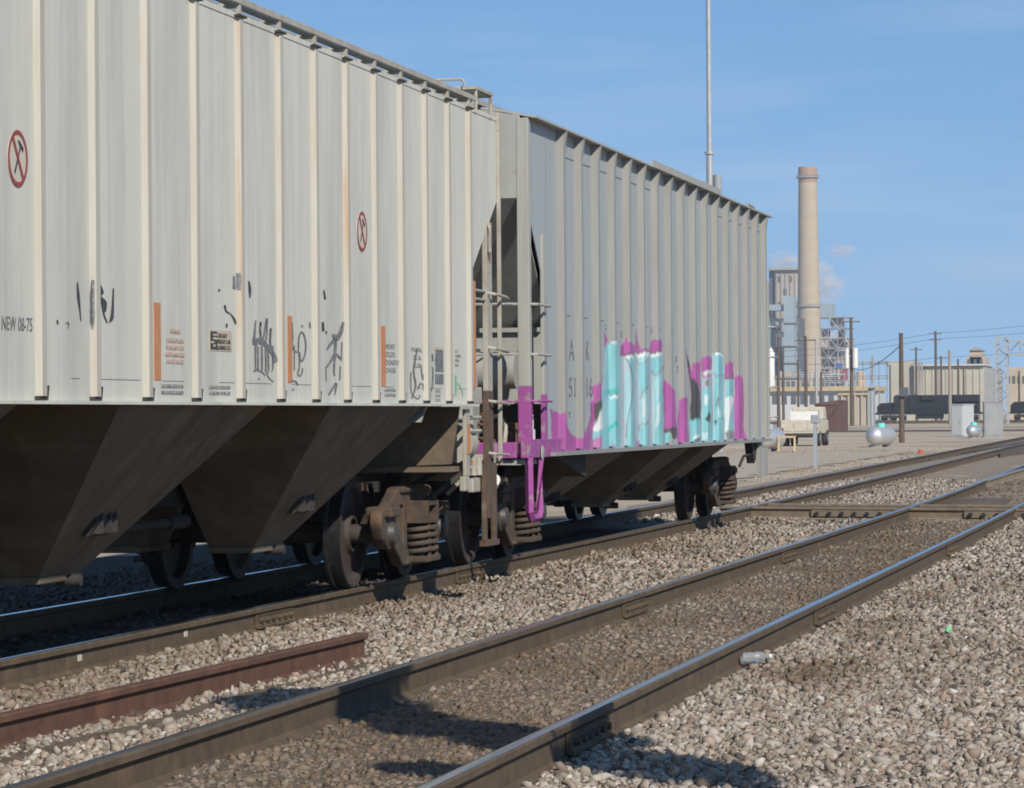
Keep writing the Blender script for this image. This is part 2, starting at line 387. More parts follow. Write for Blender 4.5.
def scatter(name, x, y, size, sink, pal, coarse=False):
    n = len(x); v, f = cube() if coarse else icosa(); nv = 24; m_ = len(v)
    def broken(p):
        for _ in range(5):
            nn = nrg.normal(size=3); nn /= np.linalg.norm(nn); d = nrg.uniform(.35, .7); e = np.clip(p @ nn - d, 0, None); p = p - e[:, None] * nn
        return p
    var = np.stack([broken(v * nrg.uniform(.8, 1.35, (m_, 1)) * nrg.uniform(.85, 1.2, (m_, 3))) for _ in range(nv)])
    q = nrg.normal(size=(n, 4)); q /= np.linalg.norm(q, axis=1, keepdims=True); w_, a, b, c = q.T
    R = np.stack([1-2*(b*b+c*c), 2*(a*b-c*w_), 2*(a*c+b*w_), 2*(a*b+c*w_), 1-2*(a*a+c*c), 2*(b*c-a*w_), 2*(a*c-b*w_), 2*(b*c+a*w_), 1-2*(a*a+b*b)], -1).reshape(n, 3, 3)
    sc = size[:, None] / 2 * nrg.uniform(.6, 1.4, (n, 3))
    P = var[nrg.integers(0, nv, n)] * sc[:, None, :]
    P = np.einsum('nij,nkj->nki', R, P); P[:, :, 2] *= .85
    base = gz(x, y); P[:, :, 0] += x[:, None]; P[:, :, 1] += y[:, None]; P[:, :, 2] += (base + size * sink)[:, None]
    Fc = (f[None] + (np.arange(n) * m_)[:, None, None]).reshape(-1, 3)
    me = bpy.data.meshes.new(name); me.vertices.add(n * m_); me.vertices.foreach_set('co', P.ravel())
    me.loops.add(Fc.size); me.loops.foreach_set('vertex_index', Fc.ravel()); me.polygons.add(len(Fc)); me.polygons.foreach_set('loop_start', np.arange(0, Fc.size, 3)); me.update(calc_edges=True)
    at = me.attributes.new('paint', 'FLOAT_COLOR', 'POINT'); C4 = np.ones((n, m_, 4)); C4[:, :, :3] = pal[:, None, :]; at.data.foreach_set('color', C4.ravel())
    me.materials.append(MATS['stone']); o = stuff(link(bpy.data.objects.new(name, me), None)); return o
PAL = np.array([(.47,.415,.355),(.385,.34,.285),(.53,.485,.43),(.40,.315,.255),(.30,.25,.20),(.44,.375,.31),(.20,.16,.13),(.36,.262,.21),(.60,.565,.515),(.12,.105,.095)])
PW = np.array([.2, .18, .10, .13, .12, .12, .05, .05, .03, .02])
def palette(n): 
    return PAL[nrg.choice(len(PAL), n, p=PW / PW.sum())] * nrg.uniform(.56, .88, (n, 1)) * np.array([1.02, 1, .97])
def field(ya, yb, dens, sm, sizes, xa, xb):
    n = int((yb - ya) * (xb - xa) * dens); y = nrg.uniform(ya, yb, n); x = nrg.uniform(xa, xb, n)
    s = nrg.lognormal(math.log(sm), .38, n).clip(sizes[0], sizes[1]); return x, y, s
parts = [field(11, 20, 1180, .029, (.012, .075), -6.95, .45), field(20, 30, 560, .036, (.016, .075), -6.95, -.2), field(30, 47, 190, .048, (.03, .09), -6.95, -1.2),
         field(14, 36, 110, .05, (.03, .08), -11.4, -6.95), field(47, 78, 85, .065, (.04, .11), -8.4, -1.4)]
X = np.concatenate([p[0] for p in parts]); Y = np.concatenate([p[1] for p in parts]); S = np.concatenate([p[2] for p in parts])
bx = X - bend_np(Y)
keep = np.ones(len(X), bool)
for c in (XC1 - G, XC1 + G, XC2 - G, XC2 + G): keep &= np.abs(bx - c) > .045
crib2 = np.abs(bx - XC2) < G + .05
keep &= ~(crib2 & (nrg.uniform(size=len(X)) < .1))
keep &= ~((bx > -5.75) & (bx < -5.05) & (Y < 21) & (np.abs(bx - (-5.491 + (Y - 14.73) * .0313)) < .07))
X, Y, S, crib2, bx = X[keep], Y[keep], S[keep], crib2[keep], bx[keep]
pal = palette(len(X))
dirt = np.clip(.5 + .6 * np.sin(X * 1.7 + Y * .9) * np.sin(Y * .63 - X), 0, 1)
brown = np.where(crib2, .48 + .32 * dirt, .10 * dirt) + .45 * np.exp(-((bx - (XC2 + G + .45)) / .25) ** 2) * (dirt > .7) + .3 * np.exp(-((bx - (XC1 + G + .25)) / .22) ** 2)
brown = np.clip(brown + .35 * np.clip(np.sin(X * .8 - Y * .35 + 1) * np.sin(Y * .27 + X * .4) - .3, 0, 1), 0, .8)[:, None]
pal = np.where(((bx < XC1 + G - .08) & (Y < 45))[:, None], pal * .32, pal)  # train's shade put into the stone colours
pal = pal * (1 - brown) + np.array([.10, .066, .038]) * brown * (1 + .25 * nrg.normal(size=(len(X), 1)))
S = np.where(crib2, S * .8, S)
SK = np.where(crib2, .12, .16 + .12 * nrg.uniform(size=len(X))); pal = np.clip(pal, .02, .7)
nb = (Y < 24) & (bx > -7.0)
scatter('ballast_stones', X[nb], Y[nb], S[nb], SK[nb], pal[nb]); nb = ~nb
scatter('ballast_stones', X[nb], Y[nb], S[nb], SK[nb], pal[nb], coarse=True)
yx, yy_, ys2 = field(76, 165, 3.0, .06, (.03, .13), -40, -9.5)
scatter('yard_gravel', yx, yy_, ys2, np.full(len(yx), -.05), palette(len(yx)) * nrg.choice([.6, .9, 1.1], (len(yx), 1)), coarse=True)

# ------------------------------------------------------------------ tracks
RP = [(-.076, -.186), (.076, -.186), (.076, -.176), (.03, -.158), (.0095, -.145), (.0095, -.052), (.036, -.036), (.037, -.008), (.030, 0), (-.030, 0), (-.037, -.008), (-.036, -.036), (-.0095, -.052), (-.0095, -.145), (-.03, -.158), (-.076, -.176)]
def rail(parent, xc, ylist, name='rail', side='rail_side', top='rail_top'):
    mb = MB(); tp = MB(); n = len(RP)
    for i, y in enumerate(ylist):
        c = xc + bend(y); mb.v += [(c + p[0], y, p[1]) for p in RP]
    for i in range(len(ylist) - 1):
        for k in range(n):
            if k == 8: continue
            k2 = (k + 1) % n; mb.f.append((i*n+k, i*n+k2, (i+1)*n+k2, (i+1)*n+k))
    mb.f.append(tuple(range(n))); mb.f.append(tuple((len(ylist)-1)*n+k for k in range(n)))
    o = mb.build(name, side, parent, smooth=30)
    m = len(ylist)
    tp.v = [(xc + bend(y) + d, y, z) for y in ylist for d, z in ((-.027, -.0002), (-.023, .0006), (.023, .0006), (.027, -.0002))]
    tp.f = [(i*4+k, i*4+k+1, i*4+k+5, i*4+k+4) for i in range(m-1) for k in range(3)]
    tp.build('running_surface', top, o, smooth=60)
    return o
def joint(o, xc, y, sgn=1):
    # bolted joint bar on both sides of a rail
    for s in (-1, 1):
        j = MB().prism([(s*.014, -.14), (s*.052, -.150), (s*.055, -.135), (s*.034, -.115), (s*.034, -.07), (s*.040, -.055), (s*.014, -.05)], 'y', y-.46, y+.46)
        j.v = [(v[0] + xc + bend(v[1]), v[1], v[2]) for v in j.v]; jo = j.build('joint_bar', 'rail_side', o)
    for k in range(6):
        yy = y - .38 + k * .152; c = xc + bend(yy)
        MB().lathe([(0, .019), (1, .019)], (c + .03, yy, -.093), (c + .066, yy, -.093), 6).build('bolt', 'rail_side', o)
yl = list(np.concatenate([np.arange(4, 52, 4), np.arange(52, 90, 3), np.arange(90, 440, 14)]))
t1 = thing('railway_track', (XC1, 20, -.2), 'railway track carrying the covered hopper cars', 'track')
t2 = thing('railway_track', (XC2, 20, -.2), 'empty railway track with shiny rails beside the loose rusty rail', 'track')
r1f = rail(t1, XC1 - G, yl); r1n = rail(t1, XC1 + G, yl); r2f = rail(t2, XC2 - G, yl); r2n = rail(t2, XC2 + G, yl)
joint(r1n, XC1 + G, 23.6); joint(r1n, XC1 + G, 16.5); joint(r2f, XC2 - G, 25.1); joint(r2n, XC2 + G, 15.1); joint(r2n, XC2 + G, 24.3); joint(r2f, XC2 - G, 34.3); joint(r1n, XC1 + G, 30.0)
joint(r2n, XC2 + G, 36.0)
tme = None
def tie(parent, xc, y):
    global tme
    if tme is None:
        b = MB().box((-1.3, -.115, -.16), (1.3, .115, 0)); tme = bpy.data.meshes.new('tie'); tme.from_pydata(b.v, [], b.f); fix_normals(tme); tme.materials.append(MATS['tie'])
    o = bpy.data.objects.new('tie', tme); link(o, parent); w = Vector((xc + bend(y), y, -.212 + rnd.uniform(-.012, .004))); o.location = w - wloc(parent); o.rotation_euler.z = rnd.uniform(-.02, .02)
    return o
for t, xc in ((t1, XC1), (t2, XC2)):
    y = 8.0
    while y < 75: tie(t, xc, y); y += .53 + rnd.uniform(-.02, .02)
for px, py in ((80, 657), (186, 633)):
    g = onx(px, py, XC1 + G + .0125); MB().box((XC1+G+.0085, g.y-.035, g.z-.024), (XC1+G+.013, g.y+.035, g.z+.014)).build('paint_mark', 'disc', r1n)
# crossing track that meets the two tracks at an angle
A = onz(757, 506, 0); B = onz(1000, 508, 0); dv = (B - A); dv.z = 0; dv.normalize(); nv_ = Vector((-dv.y, dv.x, 0))
tx = thing('crossing_track', (A + dv * 2) , 'short crossing track with bolted joint bars cutting across the two main tracks', 'track')
tx.location.z = -.2
def straight_rail(parent, p, q, name='rail', side='dusty_rail', dz=-.004, top=True):
    d = (q - p).normalized(); s = Vector((d.y, -d.x, 0)); n = len(RP)
    mb = MB(); mb.v = [tuple(e + s * r[0] + Vector((0, 0, r[1] + dz))) for e in (p, q) for r in RP]
    mb.f = [(k, (k+1) % n, n+(k+1) % n, n+k) for k in range(n)] + [tuple(range(n)), tuple(n+k for k in range(n))]
    return mb.build(name, side, parent, smooth=30)
for off in (0, 1.51):
    p = A - dv * .6 + nv_ * off; q = A + dv * 13 + nv_ * off
    o = straight_rail(tx, p, q)
    for t0 in (2.2, 4.6, 7.6):
        c = p + dv * t0; s = -nv_
        b = MB().bar(c - dv * .7 + s * .03 + Vector((0, 0, -.095)), c + dv * .7 + s * .03 + Vector((0, 0, -.095)), .03, .09); b.build('joint_bar', 'dusty_rail', o)
        for k in range(7):
            e = c + dv * (-.6 + k * .2) + Vector((0, 0, -.095)); MB().lathe([(0, .03), (1, .03)], e + s * .03, e + s * .075, 6).build('bolt', 'under_dark', o)
# filler planks of the crossing
for (a, b, c, d) in (((944, 503), (1006, 503), (1012, 498), (955, 498)), ((930, 459), (960, 453), (962, 449), (932, 455)), ((1000, 455), (1030, 450), (1030, 442), (1002, 446))):
    P4 = [onz(*p, -.13) for p in (a, b, c, d)]
    mb = MB(); mb.add([tuple(p) for p in P4] + [(p.x, p.y, -.3) for p in P4], [(0,1,2,3),(0,4,5,1),(1,5,6,2),(2,6,7,3),(3,7,4,0)])
    struct(mb.build('crossing_pavement', 'dark_yard'))
# diverging rail of the turnout
td = thing('turnout_rail', (XC2, 70, -.2), 'diverging turnout rail branching off the empty shiny track', 'track')
p = onz(972, 483, 0); q = onz(1024, 467.5, 0); d = (q - p)
o = straight_rail(td, p + Vector((.06, 0, 0)), p + d * 3.0); MB().bar(p + Vector((.06, 0, -.002)), p + d * 3 + Vector((0, 0, -.002)), .06, .006).build('running_surface', 'rail_top', o)
# loose rusty rail
p = onz(-60, 727.5, -.05); q = onz(363, 631.5, -.045)
sc_ = straight_rail(None, Vector((p.x, p.y, 0)), Vector((q.x, q.y, 0)), 'loose_rail', 'rust_rail', dz=-.05)
tag(sc_, 'rusty red brown loose rail lying on the ballast between the two tracks', 'rail')

# ------------------------------------------------------------------ hopper cars
SX = -5.94
def painted_panel(name, poly_y, poly_z, x, m, parent, colour):
    """grid of a painted sheet at plane x, ys x zs, vertex paint from colour(y, z)"""
    ys_, zs_ = np.asarray(poly_y), np.asarray(poly_z); n, k = len(ys_), len(zs_); off = wloc(parent)
    me = bpy.data.meshes.new(name)
    vs_ = [((x if not callable(x) else x(i)) - off.x, (ys_[i] if True else 0) - off.y, zs_[j] - off.z) for i in range(n) for j in range(k)]
    fs_ = [(i*k+j, (i+1)*k+j, (i+1)*k+j+1, i*k+j+1) for i in range(n-1) for j in range(k-1)]
    me.from_pydata(vs_, [], fs_); at = me.attributes.new('paint', 'FLOAT_COLOR', 'POINT')
    at.data.foreach_set('color', np.array([paint_at(x, ys_[i], zs_[j]) for i in range(n) for j in range(k)], float).ravel())
    me.materials.append(MATS[m]); return link(bpy.data.objects.new(name, me), parent)

def make_truck(car, yc, xc):
    z0 = .43
    bol = MB().box((xc-1.02, yc-.17, .50), (xc+1.02, yc+.17, .68)).box((xc-.35, yc-.35, .68), (xc+.35, yc+.35, .80)).build('truck', 'truck_cast', car, bevel=.02)
    for s in (-1, 1):
        xf = xc + s * 1.03
        ol = rounded([(yc-1.12, .50), (yc-1.10, .60), (yc-.86, .63), (yc-.52, .775), (yc+.52, .775), (yc+.86, .63), (yc+1.10, .60), (yc+1.12, .50), (yc+1.00, .36), (yc+.99, .50), (yc+.74, .50), (yc+.72, .36), (yc+.38, .16), (yc-.38, .16), (yc-.72, .36), (yc-.74, .50), (yc-.99, .50), (yc-1.00, .36)], .05)
        h1 = rounded([(yc-.27, .27), (yc+.27, .27), (yc+.27, .55), (yc+.21, .65), (yc-.21, .65), (yc-.27, .55)], .03)
        h2 = [rounded([(yc+q*.36, .32), (yc+q*.62, .47), (yc+q*.62, .58), (yc+q*.46, .66), (yc+q*.36, .63)], .03) for q in (-1, 1)]
        f_ = plate_yz('side_frame', [ol, h1] + h2, xf, .07, 'truck_cast', bol, bevel=.012)
        # flanges that make the casting read thick
        MB().box((xf-.075, yc-.50, .735), (xf+.075, yc+.50, .777)).build('frame_flange', 'truck_cast', bol, bevel=.02); MB().box((xf-.075, yc-.36, .158), (xf+.075, yc+.36, .20)).build('frame_flange', 'truck_cast', bol, bevel=.02)
        xa, xb = (xf-.10, xf+.20) if s > 0 else (xf-.20, xf+.10)
        be = MB().box((xa, yc-.20, .49), (xb, yc+.20, .54)).box((xa, yc-.20, .63), (xb, yc+.20, .67)).box((xa, yc-.20, .54), (xb, yc-.14, .63)).box((xa, yc+.14, .54), (xb, yc+.20, .63)).build('bolster_end', 'truck_cast', bol)
        MB().box((xa, yc-.26, .175), (xb, yc+.26, .225)).build('spring_seat', 'truck_cast', bol, bevel=.012)
        for dy in (-.12, .13):
            xs_c = xf + s*.10
            pts = [(xs_c + .095 * math.cos(a), yc + dy + .095 * math.sin(a), .225 + .265 * a / (2*math.pi*4.6)) for a in np.linspace(0, 2*math.pi*4.6, 70)]
            MB().tube(pts, .019, 6).build('spring', 'truck_cast', bol, smooth=60)
        for dy in (-.865, .865):
            MB().lathe([(0, .09), (.35, .125), (.7, .125), (.74, .10), (.95, .085), (1, .05)], (xf - s*.10, yc+dy, z0), (xf + s*.115, yc+dy, z0), 18).build('bearing_cap', 'bearing', bol, smooth=35)
            MB().box((xf-.11, yc+dy-.15, .555), (xf+.11, yc+dy+.15, .64)).build('bearing_adapter', 'truck_cast', bol, bevel=.02)
    for dy in (-.865, .865):
        MB().cyl((xc-1.1, yc+dy, z0), (xc+1.1, yc+dy, z0), .075).build('axle', 'wheel_face', bol, smooth=35)
        for s in (-1, 1):
            # profile from the outside face inwards
            xo = xc + s * .79; ln = .14
            w = MB().lathe([(0, .12), (0, .14), (.25, .16), (.42, .30), (.36, .34), (.02, .362), (0, .372), (0, .415)], (xo, yc+dy, z0), (xo - s*ln, yc+dy, z0), 40, cap=False).build('wheel', 'wheel_face', bol, smooth=30)
            MB().lathe([(0, .413), (.05, .426), (.7, .432), (.78, .455), (.92, .457), (1, .44), (1, .36), (.6, .33), (.6, .13)], (xo, yc+dy, z0), (xo - s*ln, yc+dy, z0), 40, cap=False).build('wheel_tread', 'wheel_tread', w, smooth=30)
            # brake shoe and head
            q = 1 if dy < 0 else -1
            MB().prism([(yc+dy+q*.47, .30), (yc+dy+q*.56, .30), (yc+dy+q*.56, .60), (yc+dy+q*.47, .60)], 'x', xo - s*.02, xo - s*.12).build('brake_shoe', 'under_dark', bol, bevel=.01)
    MB().cyl((xc-.85, yc-.33, .42), (xc+.85, yc-.33, .42), .04).build('brake_beam', 'under_dark', bol)
    MB().cyl((xc-.85, yc+.33, .42), (xc+.85, yc+.33, .42), .04).build('brake_beam', 'under_dark', bol)
    return bol

def hopper_bottom(car, xc, yc, hw, zs, zb, hb=.36, xw=1.5, m='hopper_dirt'):
    """a near and a far discharge pocket on either side of the centre sill"""
    for q in (1, -1):
        xo, xi, bo, bi = xc + q*xw, xc + q*.17, xc + q*.60, xc + q*.27
        T = [(xi, yc-hw, zs), (xo, yc-hw, zs), (xo, yc+hw, zs), (xi, yc+hw, zs)]; Bt = [(bi, yc-hb, zb), (bo, yc-hb, zb), (bo, yc+hb, zb), (bi, yc+hb, zb)]
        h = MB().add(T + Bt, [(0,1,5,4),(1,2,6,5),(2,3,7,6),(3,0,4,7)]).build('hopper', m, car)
        MB().box((bi-q*.02, yc-hb-.03, zb-.035), (bo+q*.02, yc+hb+.03, zb+.012)).build('outlet_gate', m, h, bevel=.01)
        if q < 0: continue
        MB().cyl((bo-.05, yc+.12, zb-.03), (bo+.10, yc+.12, zb-.03), .035).build('gate_capstan', 'under_dark', h)
        t = .30; zc = zb + (zs-zb)*t; xx = bo + (xo-bo)*t
        MB().prism([(xx-.03, zc-.07), (xx+.005, zc-.06), (xx+.06, zc+.03), (xx+.04, zc+.06), (xx, zc+.06)], 'y', yc-.24, yc+.16).build('vibrator_bracket', 'under_dark', h)
        for dy in (-.16, 0, .1): MB().box((xx+.01, yc+dy-.02, zc-.05), (xx+.065, yc+dy+.02, zc+.075)).build('bracket_lug', 'under_dark', h)
        MB().box((bo-.02, yc-.4, zb+.05), (bo+.02, yc+.4, zb+.07)).build('gate_flange', m, h)

def roof(car, y0, y1, ze, xc, hw, rise, m, th=.02):
    pr = []
    for k in range(13):
        a = -1 + 2 * k / 12; pr.append((xc + a * hw, ze + rise * (1 - abs(a) ** 2.2)))
    poly = pr + [(p[0], p[1] - th) for p in reversed(pr)]
    r = MB().prism(poly, 'y', y0, y1).build('roof', m, car, smooth=30)
    MB().box((xc-.35, y0+.8, ze+rise-.02), (xc+.35, y1-.8, ze+rise+.13)).build('hatch_cover', m, r, bevel=.02)
    return r

def far_side(car, xs, ya, yb, zs, ze, m):
    MB().box((xs, ya, zs), (xs+.02, yb, ze)).build('far_side_sheet', m, car)

# ---- car one (near, off-white with cream ribs)
c1 = thing('hopper_car', (XC1, 19.5, 0), 'off-white covered hopper car with cream ribs and no-hammer discs on its side', 'hopper car')
Z1s, Z1e = 1.435, 3.845; PX1 = -5.965; RX1 = -5.932
ribs1 = [12.3, 13.2, 14.05, 14.9, 15.75] + [16.6, 17.46, 18.37, 19.30, 20.23, 21.14, 22.01, 22.84, 23.65, 24.44, 25.22, 25.99, 26.75]
edges = [11.4] + ribs1
for i in range(len(edges) - 1):
    MB().box((PX1-.008, edges[i]+.004, Z1s), (PX1, edges[i+1]-.004, Z1e)).build('side_panel', 'panel_one', c1)
MB().prism([(26.755, 2.43), (27.9, 3.16), (27.9, Z1e), (26.755, Z1e)], 'x', PX1-.008, PX1).build('side_panel', 'panel_one', c1)
MB().prism([(10.3, 3.16), (11.39, 2.43), (11.39, Z1e), (10.3, Z1e)], 'x', PX1-.008, PX1).build('side_panel', 'panel_one', c1)
for y in ribs1:
    b = MB().prism([(PX1-.002, y-.052), (RX1, y-.034), (RX1, y+.034), (PX1-.002, y+.052)], 'z', Z1s+.03, Z1e-.02)
    r = b.build('side_rib', 'rib_one', c1)
    MB().box((PX1-.01, y-.075, Z1e-.024), (RX1+.014, y+.075, Z1e-.012)).build('rib_cap', 'under_dark', r)
    MB().prism([(y-.065, Z1s+.008), (y+.085, Z1s+.008), (y+.105, Z1s+.085), (y+.06, Z1s+.03), (y-.065, Z1s+.029)], 'x', PX1+.001, RX1-.012).build('rib_foot_shade', 'under_dark', r)  # dark wedge painted in as the shade at the rib's lower end
# weld seams low on the panels
for i in range(5, len(ribs1) - 1):
    MB().box((PX1, ribs1[i]+.10+.2*(i % 3), 1.56), (PX1+.003, ribs1[i+1]-.10-.12*(i % 2), 1.5625)).build('weld_seam', 'stencil', c1)
MB().box((PX1-.06, 10.9, Z1s-.012), (RX1+.012, 26.95, Z1s+.006)).build('side_sill', 'panel_one', c1)
MB().box((PX1-.03, 10.4, Z1e-.03), (PX1+.006, 27.9, Z1e+.004)).build('top_chord', 'panel_one', c1)
far_side(c1, -9.01, 11.4, 26.8, Z1s, Z1e, 'panel_one')
roof(c1, 10.3, 27.9, Z1e, XC1, 1.53, .34, 'panel_one')
# end wall and slope sheet at the +Y end
def end_wall(car, ye, s, zt, ze, xc, hw, zlow, ylow, mw, ms, gr=.30):
    MB().box((xc-hw, ye-s*.02, zt), (xc+hw, ye, ze+.02)).build('end_wall', mw, car)
    pr = [(xc + hw * (-1 + k / 6), ze + .005 + gr * (1 - abs(-1 + k / 6) ** 2.2)) for k in range(13)]
    MB().prism([(p[0], p[1]) for p in pr] , 'y', ye - s*.02, ye - s*.002).build('end_gable', mw, car)
    a = .02
    MB().add([(xc-hw, ye, zt), (xc+hw, ye, zt), (xc+hw, ylow, zlow), (xc-hw, ylow, zlow), (xc-hw, ye-s*.03, zt), (xc+hw, ye-s*.03, zt), (xc+hw, ylow-s*.03, zlow), (xc-hw, ylow-s*.03, zlow)],
             [(0,1,2,3),(7,6,5,4),(0,4,5,1),(1,5,6,2),(2,6,7,3),(3,7,4,0)]).build('slope_sheet', ms, car)
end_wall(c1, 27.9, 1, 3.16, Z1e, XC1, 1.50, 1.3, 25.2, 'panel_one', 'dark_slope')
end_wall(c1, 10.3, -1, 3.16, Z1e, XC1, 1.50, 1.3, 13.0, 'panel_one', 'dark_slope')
for yc in (14.9, 19.5, 24.05): hopper_bottom(c1, XC1, yc, 1.5, Z1s, .40)
for ym, a, b in ((17.2, 16.4, 18.0), (21.78, 21.0, 22.55)):
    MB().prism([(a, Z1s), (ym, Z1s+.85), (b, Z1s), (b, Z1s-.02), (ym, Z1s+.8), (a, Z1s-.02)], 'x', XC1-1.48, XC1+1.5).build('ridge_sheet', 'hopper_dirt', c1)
MB().box((XC1-.16, 10.0, .72), (XC1+.16, 28.1, 1.02)).build('centre_sill', 'under_dark', c1)
MB().cyl((XC1+.3, 20.9, .62), (XC1+.3, 23.0, .62), .03).cyl((XC1+.3, 22.6, .62), (XC1+.3, 23.0, .62), .05).build('brake_rod', 'under_dark', c1)
MB().box((XC1-.5, 21.3, .48), (XC1-.2, 22.6, .74)).build('brake_rigging', 'under_dark', c1, bevel=.03)
MB().box((XC1-.13, 28.1, .74), (XC1+.13, 28.35, .96)).build('draft_gear', 'rust', c1)
# end platform, bolster webs and corner posts
MB().box((XC1-1.5, 27.35, .98), (XC1+1.5, 27.9, 1.03)).build('end_platform', 'cream', c1)
MB().box((XC1-1.5, 27.82, .80), (XC1+1.5, 27.9, .98)).build('end_sill', 'cream', c1)
MB().prism([(XC1+.25, .92), (XC1+1.42, .96), (XC1+1.49, 1.42), (XC1+.25, 1.42)], 'y', 26.55, 26.58).build('bolster_web', 'hopper_dirt', c1)
MB().prism([(XC1-.25, .92), (XC1-1.42, .96), (XC1-1.49, 1.42), (XC1-.25, 1.42)], 'y', 26.55, 26.58).build('bolster_web', 'hopper_dirt', c1)
MB().box((XC1-1.45, 26.3, .90), (XC1+1.45, 26.9, .94)).build('body_bolster', 'hopper_dirt', c1)
# side ladder: wide stile, thin stile, rungs
MB().box((-5.99, 27.40, 1.55), (-5.95, 27.60, 2.95)).build('ladder_stile', 'cream', c1, bevel=.004)
MB().box((-5.992, 27.39, .50), (-5.948, 27.61, 1.55)).build('ladder_stile', 'rust_dull', c1, bevel=.004)['label'] = 'rusty lower half of the wide ladder stile'
MB().box((-5.965, 27.86, .93), (-5.935, 27.91, 3.88)).build('ladder_stile', 'cream', c1, bevel=.004)
MB().box((-6.03, 27.66, .9), (-6.0, 27.72, 3.2)).build('corner_angle', 'rust', c1)
for z in (1.02, 1.45, 1.89, 2.34):
    MB().tube([(-5.96, 27.42, z+.02), (-5.90, 27.45, z+.01), (-5.89, 27.85, z), (-5.90, 28.0, z-.01), (-5.95, 28.02, z)], .013, 6).build('ladder_rung', 'cream', c1)
MB().tube([(-5.96, 27.44, 2.95), (-5.93, 27.42, 2.90), (-5.93, 27.42, 2.7), (-5.95, 27.5, 2.62)], .014, 6).build('grab_iron', 'cream', c1)
for z in (2.30, 2.37): MB().cyl((-5.97, 26.8, z), (-5.97, 27.42, z), .012, n=6).build('grab_iron', 'cream', c1)
MB().cyl((XC1+.2, 27.1, 1.66), (-6.10, 27.1, 1.66), .12).build('air_reservoir', 'end_grey', c1, smooth=30)
MB().tube([(-6.05, 26.9, 1.5), (-6.02, 26.9, 1.85), (-6.02, 27.15, 1.9), (-6.05, 27.2, 1.7)], .025, 8).build('brake_pipe', 'cream', c1)
MB().box((-6.12, 26.92, 1.44), (-5.98, 27.32, 1.58)).box((-6.05, 27.12, 1.58), (-5.99, 27.2, 1.66)).build('retainer_valve', 'cream', c1, bevel=.01)
MB().box((-6.0, 26.66, .86), (-5.97, 26.80, 1.40)).build('side_bracket', 'cream', c1, bevel=.005)
MB().box((-5.968, 26.70, 1.04), (-5.962, 26.78, 1.28)).build('placard_holder', 'reflector', c1)
MB().cyl((-6.15, 27.02, 1.12), (-6.15, 27.32, 1.12), .14).cyl((-6.15, 27.0, 1.12), (-6.15, 27.03, 1.12), .16).build('brake_cylinder', 'cream', c1, smooth=30)
for z in (.92, 1.22, 1.33): MB().cyl((-6.02, 26.85, z), (-6.02, 27.42, z), .02, n=6).build('brake_pipe', 'cream', c1)
MB().box((-6.05, 27.05, .72), (-6.0, 27.34, .84)).build('valve_box', 'cream', c1, bevel=.01)
MB().box((-6.02, 26.62, .74), (-5.97, 26.78, .86)).build('valve_box', 'cream', c1, bevel=.01)
# stirrup below the wide stile
MB().box((-5.99, 27.30, .30), (-5.955, 27.38, .95)).box((-5.99, 27.66, .30), (-5.955, 27.76, .95)).box((-6.01, 27.30, .27), (-5.935, 27.76, .32)).build('stirrup_step', 'rust_dull', c1, bevel=.006)
MB().bar((-6.02, 27.38, .95), (-6.3, 27.38, .70), .03).build('step_bracket', 'cream', c1)
# running board on the roof edge
slats = [-6.0, -6.10, -6.20, -6.30, -6.40]
for x in slats: MB().box((x-.026, 10.5, 3.898), (x+.026, 27.0, 3.912)).build('running_board_slat', 'end_grey', c1)
MB().box((-5.955, 10.5, 3.905), (-5.935, 27.0, 3.943)).build('running_board_edge', 'cream', c1)
for y in ribs1: MB().prism([(-5.962, Z1e), (-5.94, Z1e), (-5.94, 3.91), (-6.45, 3.897), (-6.45, 3.88), (-5.965, 3.88)], 'y', y-.02, y+.02).build('running_board_bracket', 'cream', c1)
pf = MB().box((-6.36, 27.0, 4.005), (-5.94, 27.66, 4.03)).build('crossover_platform', 'cream', c1)
for k in range(5): MB().box((-6.34, 27.04+k*.13, 3.985), (-5.96, 27.08+k*.13, 4.004)).build('platform_bar', 'end_grey', pf)
for yy in (27.05, 27.62): MB().tube([(-5.955, yy, 3.82), (-5.955, yy, 4.01)], .014, 6).build('platform_leg', 'cream', pf)
MB().tube([(-6.32, 26.98, 4.0), (-6.32, 26.98, 4.07), (-6.30, 26.98, 4.085), (-6.06, 26.98, 4.085), (-6.04, 26.98, 4.07), (-6.04, 26.98, 4.0)], .013, 6).build('handhold', 'cream', pf)
make_truck(c1, 26.72, XC1); make_truck(c1, 12.2, XC1)
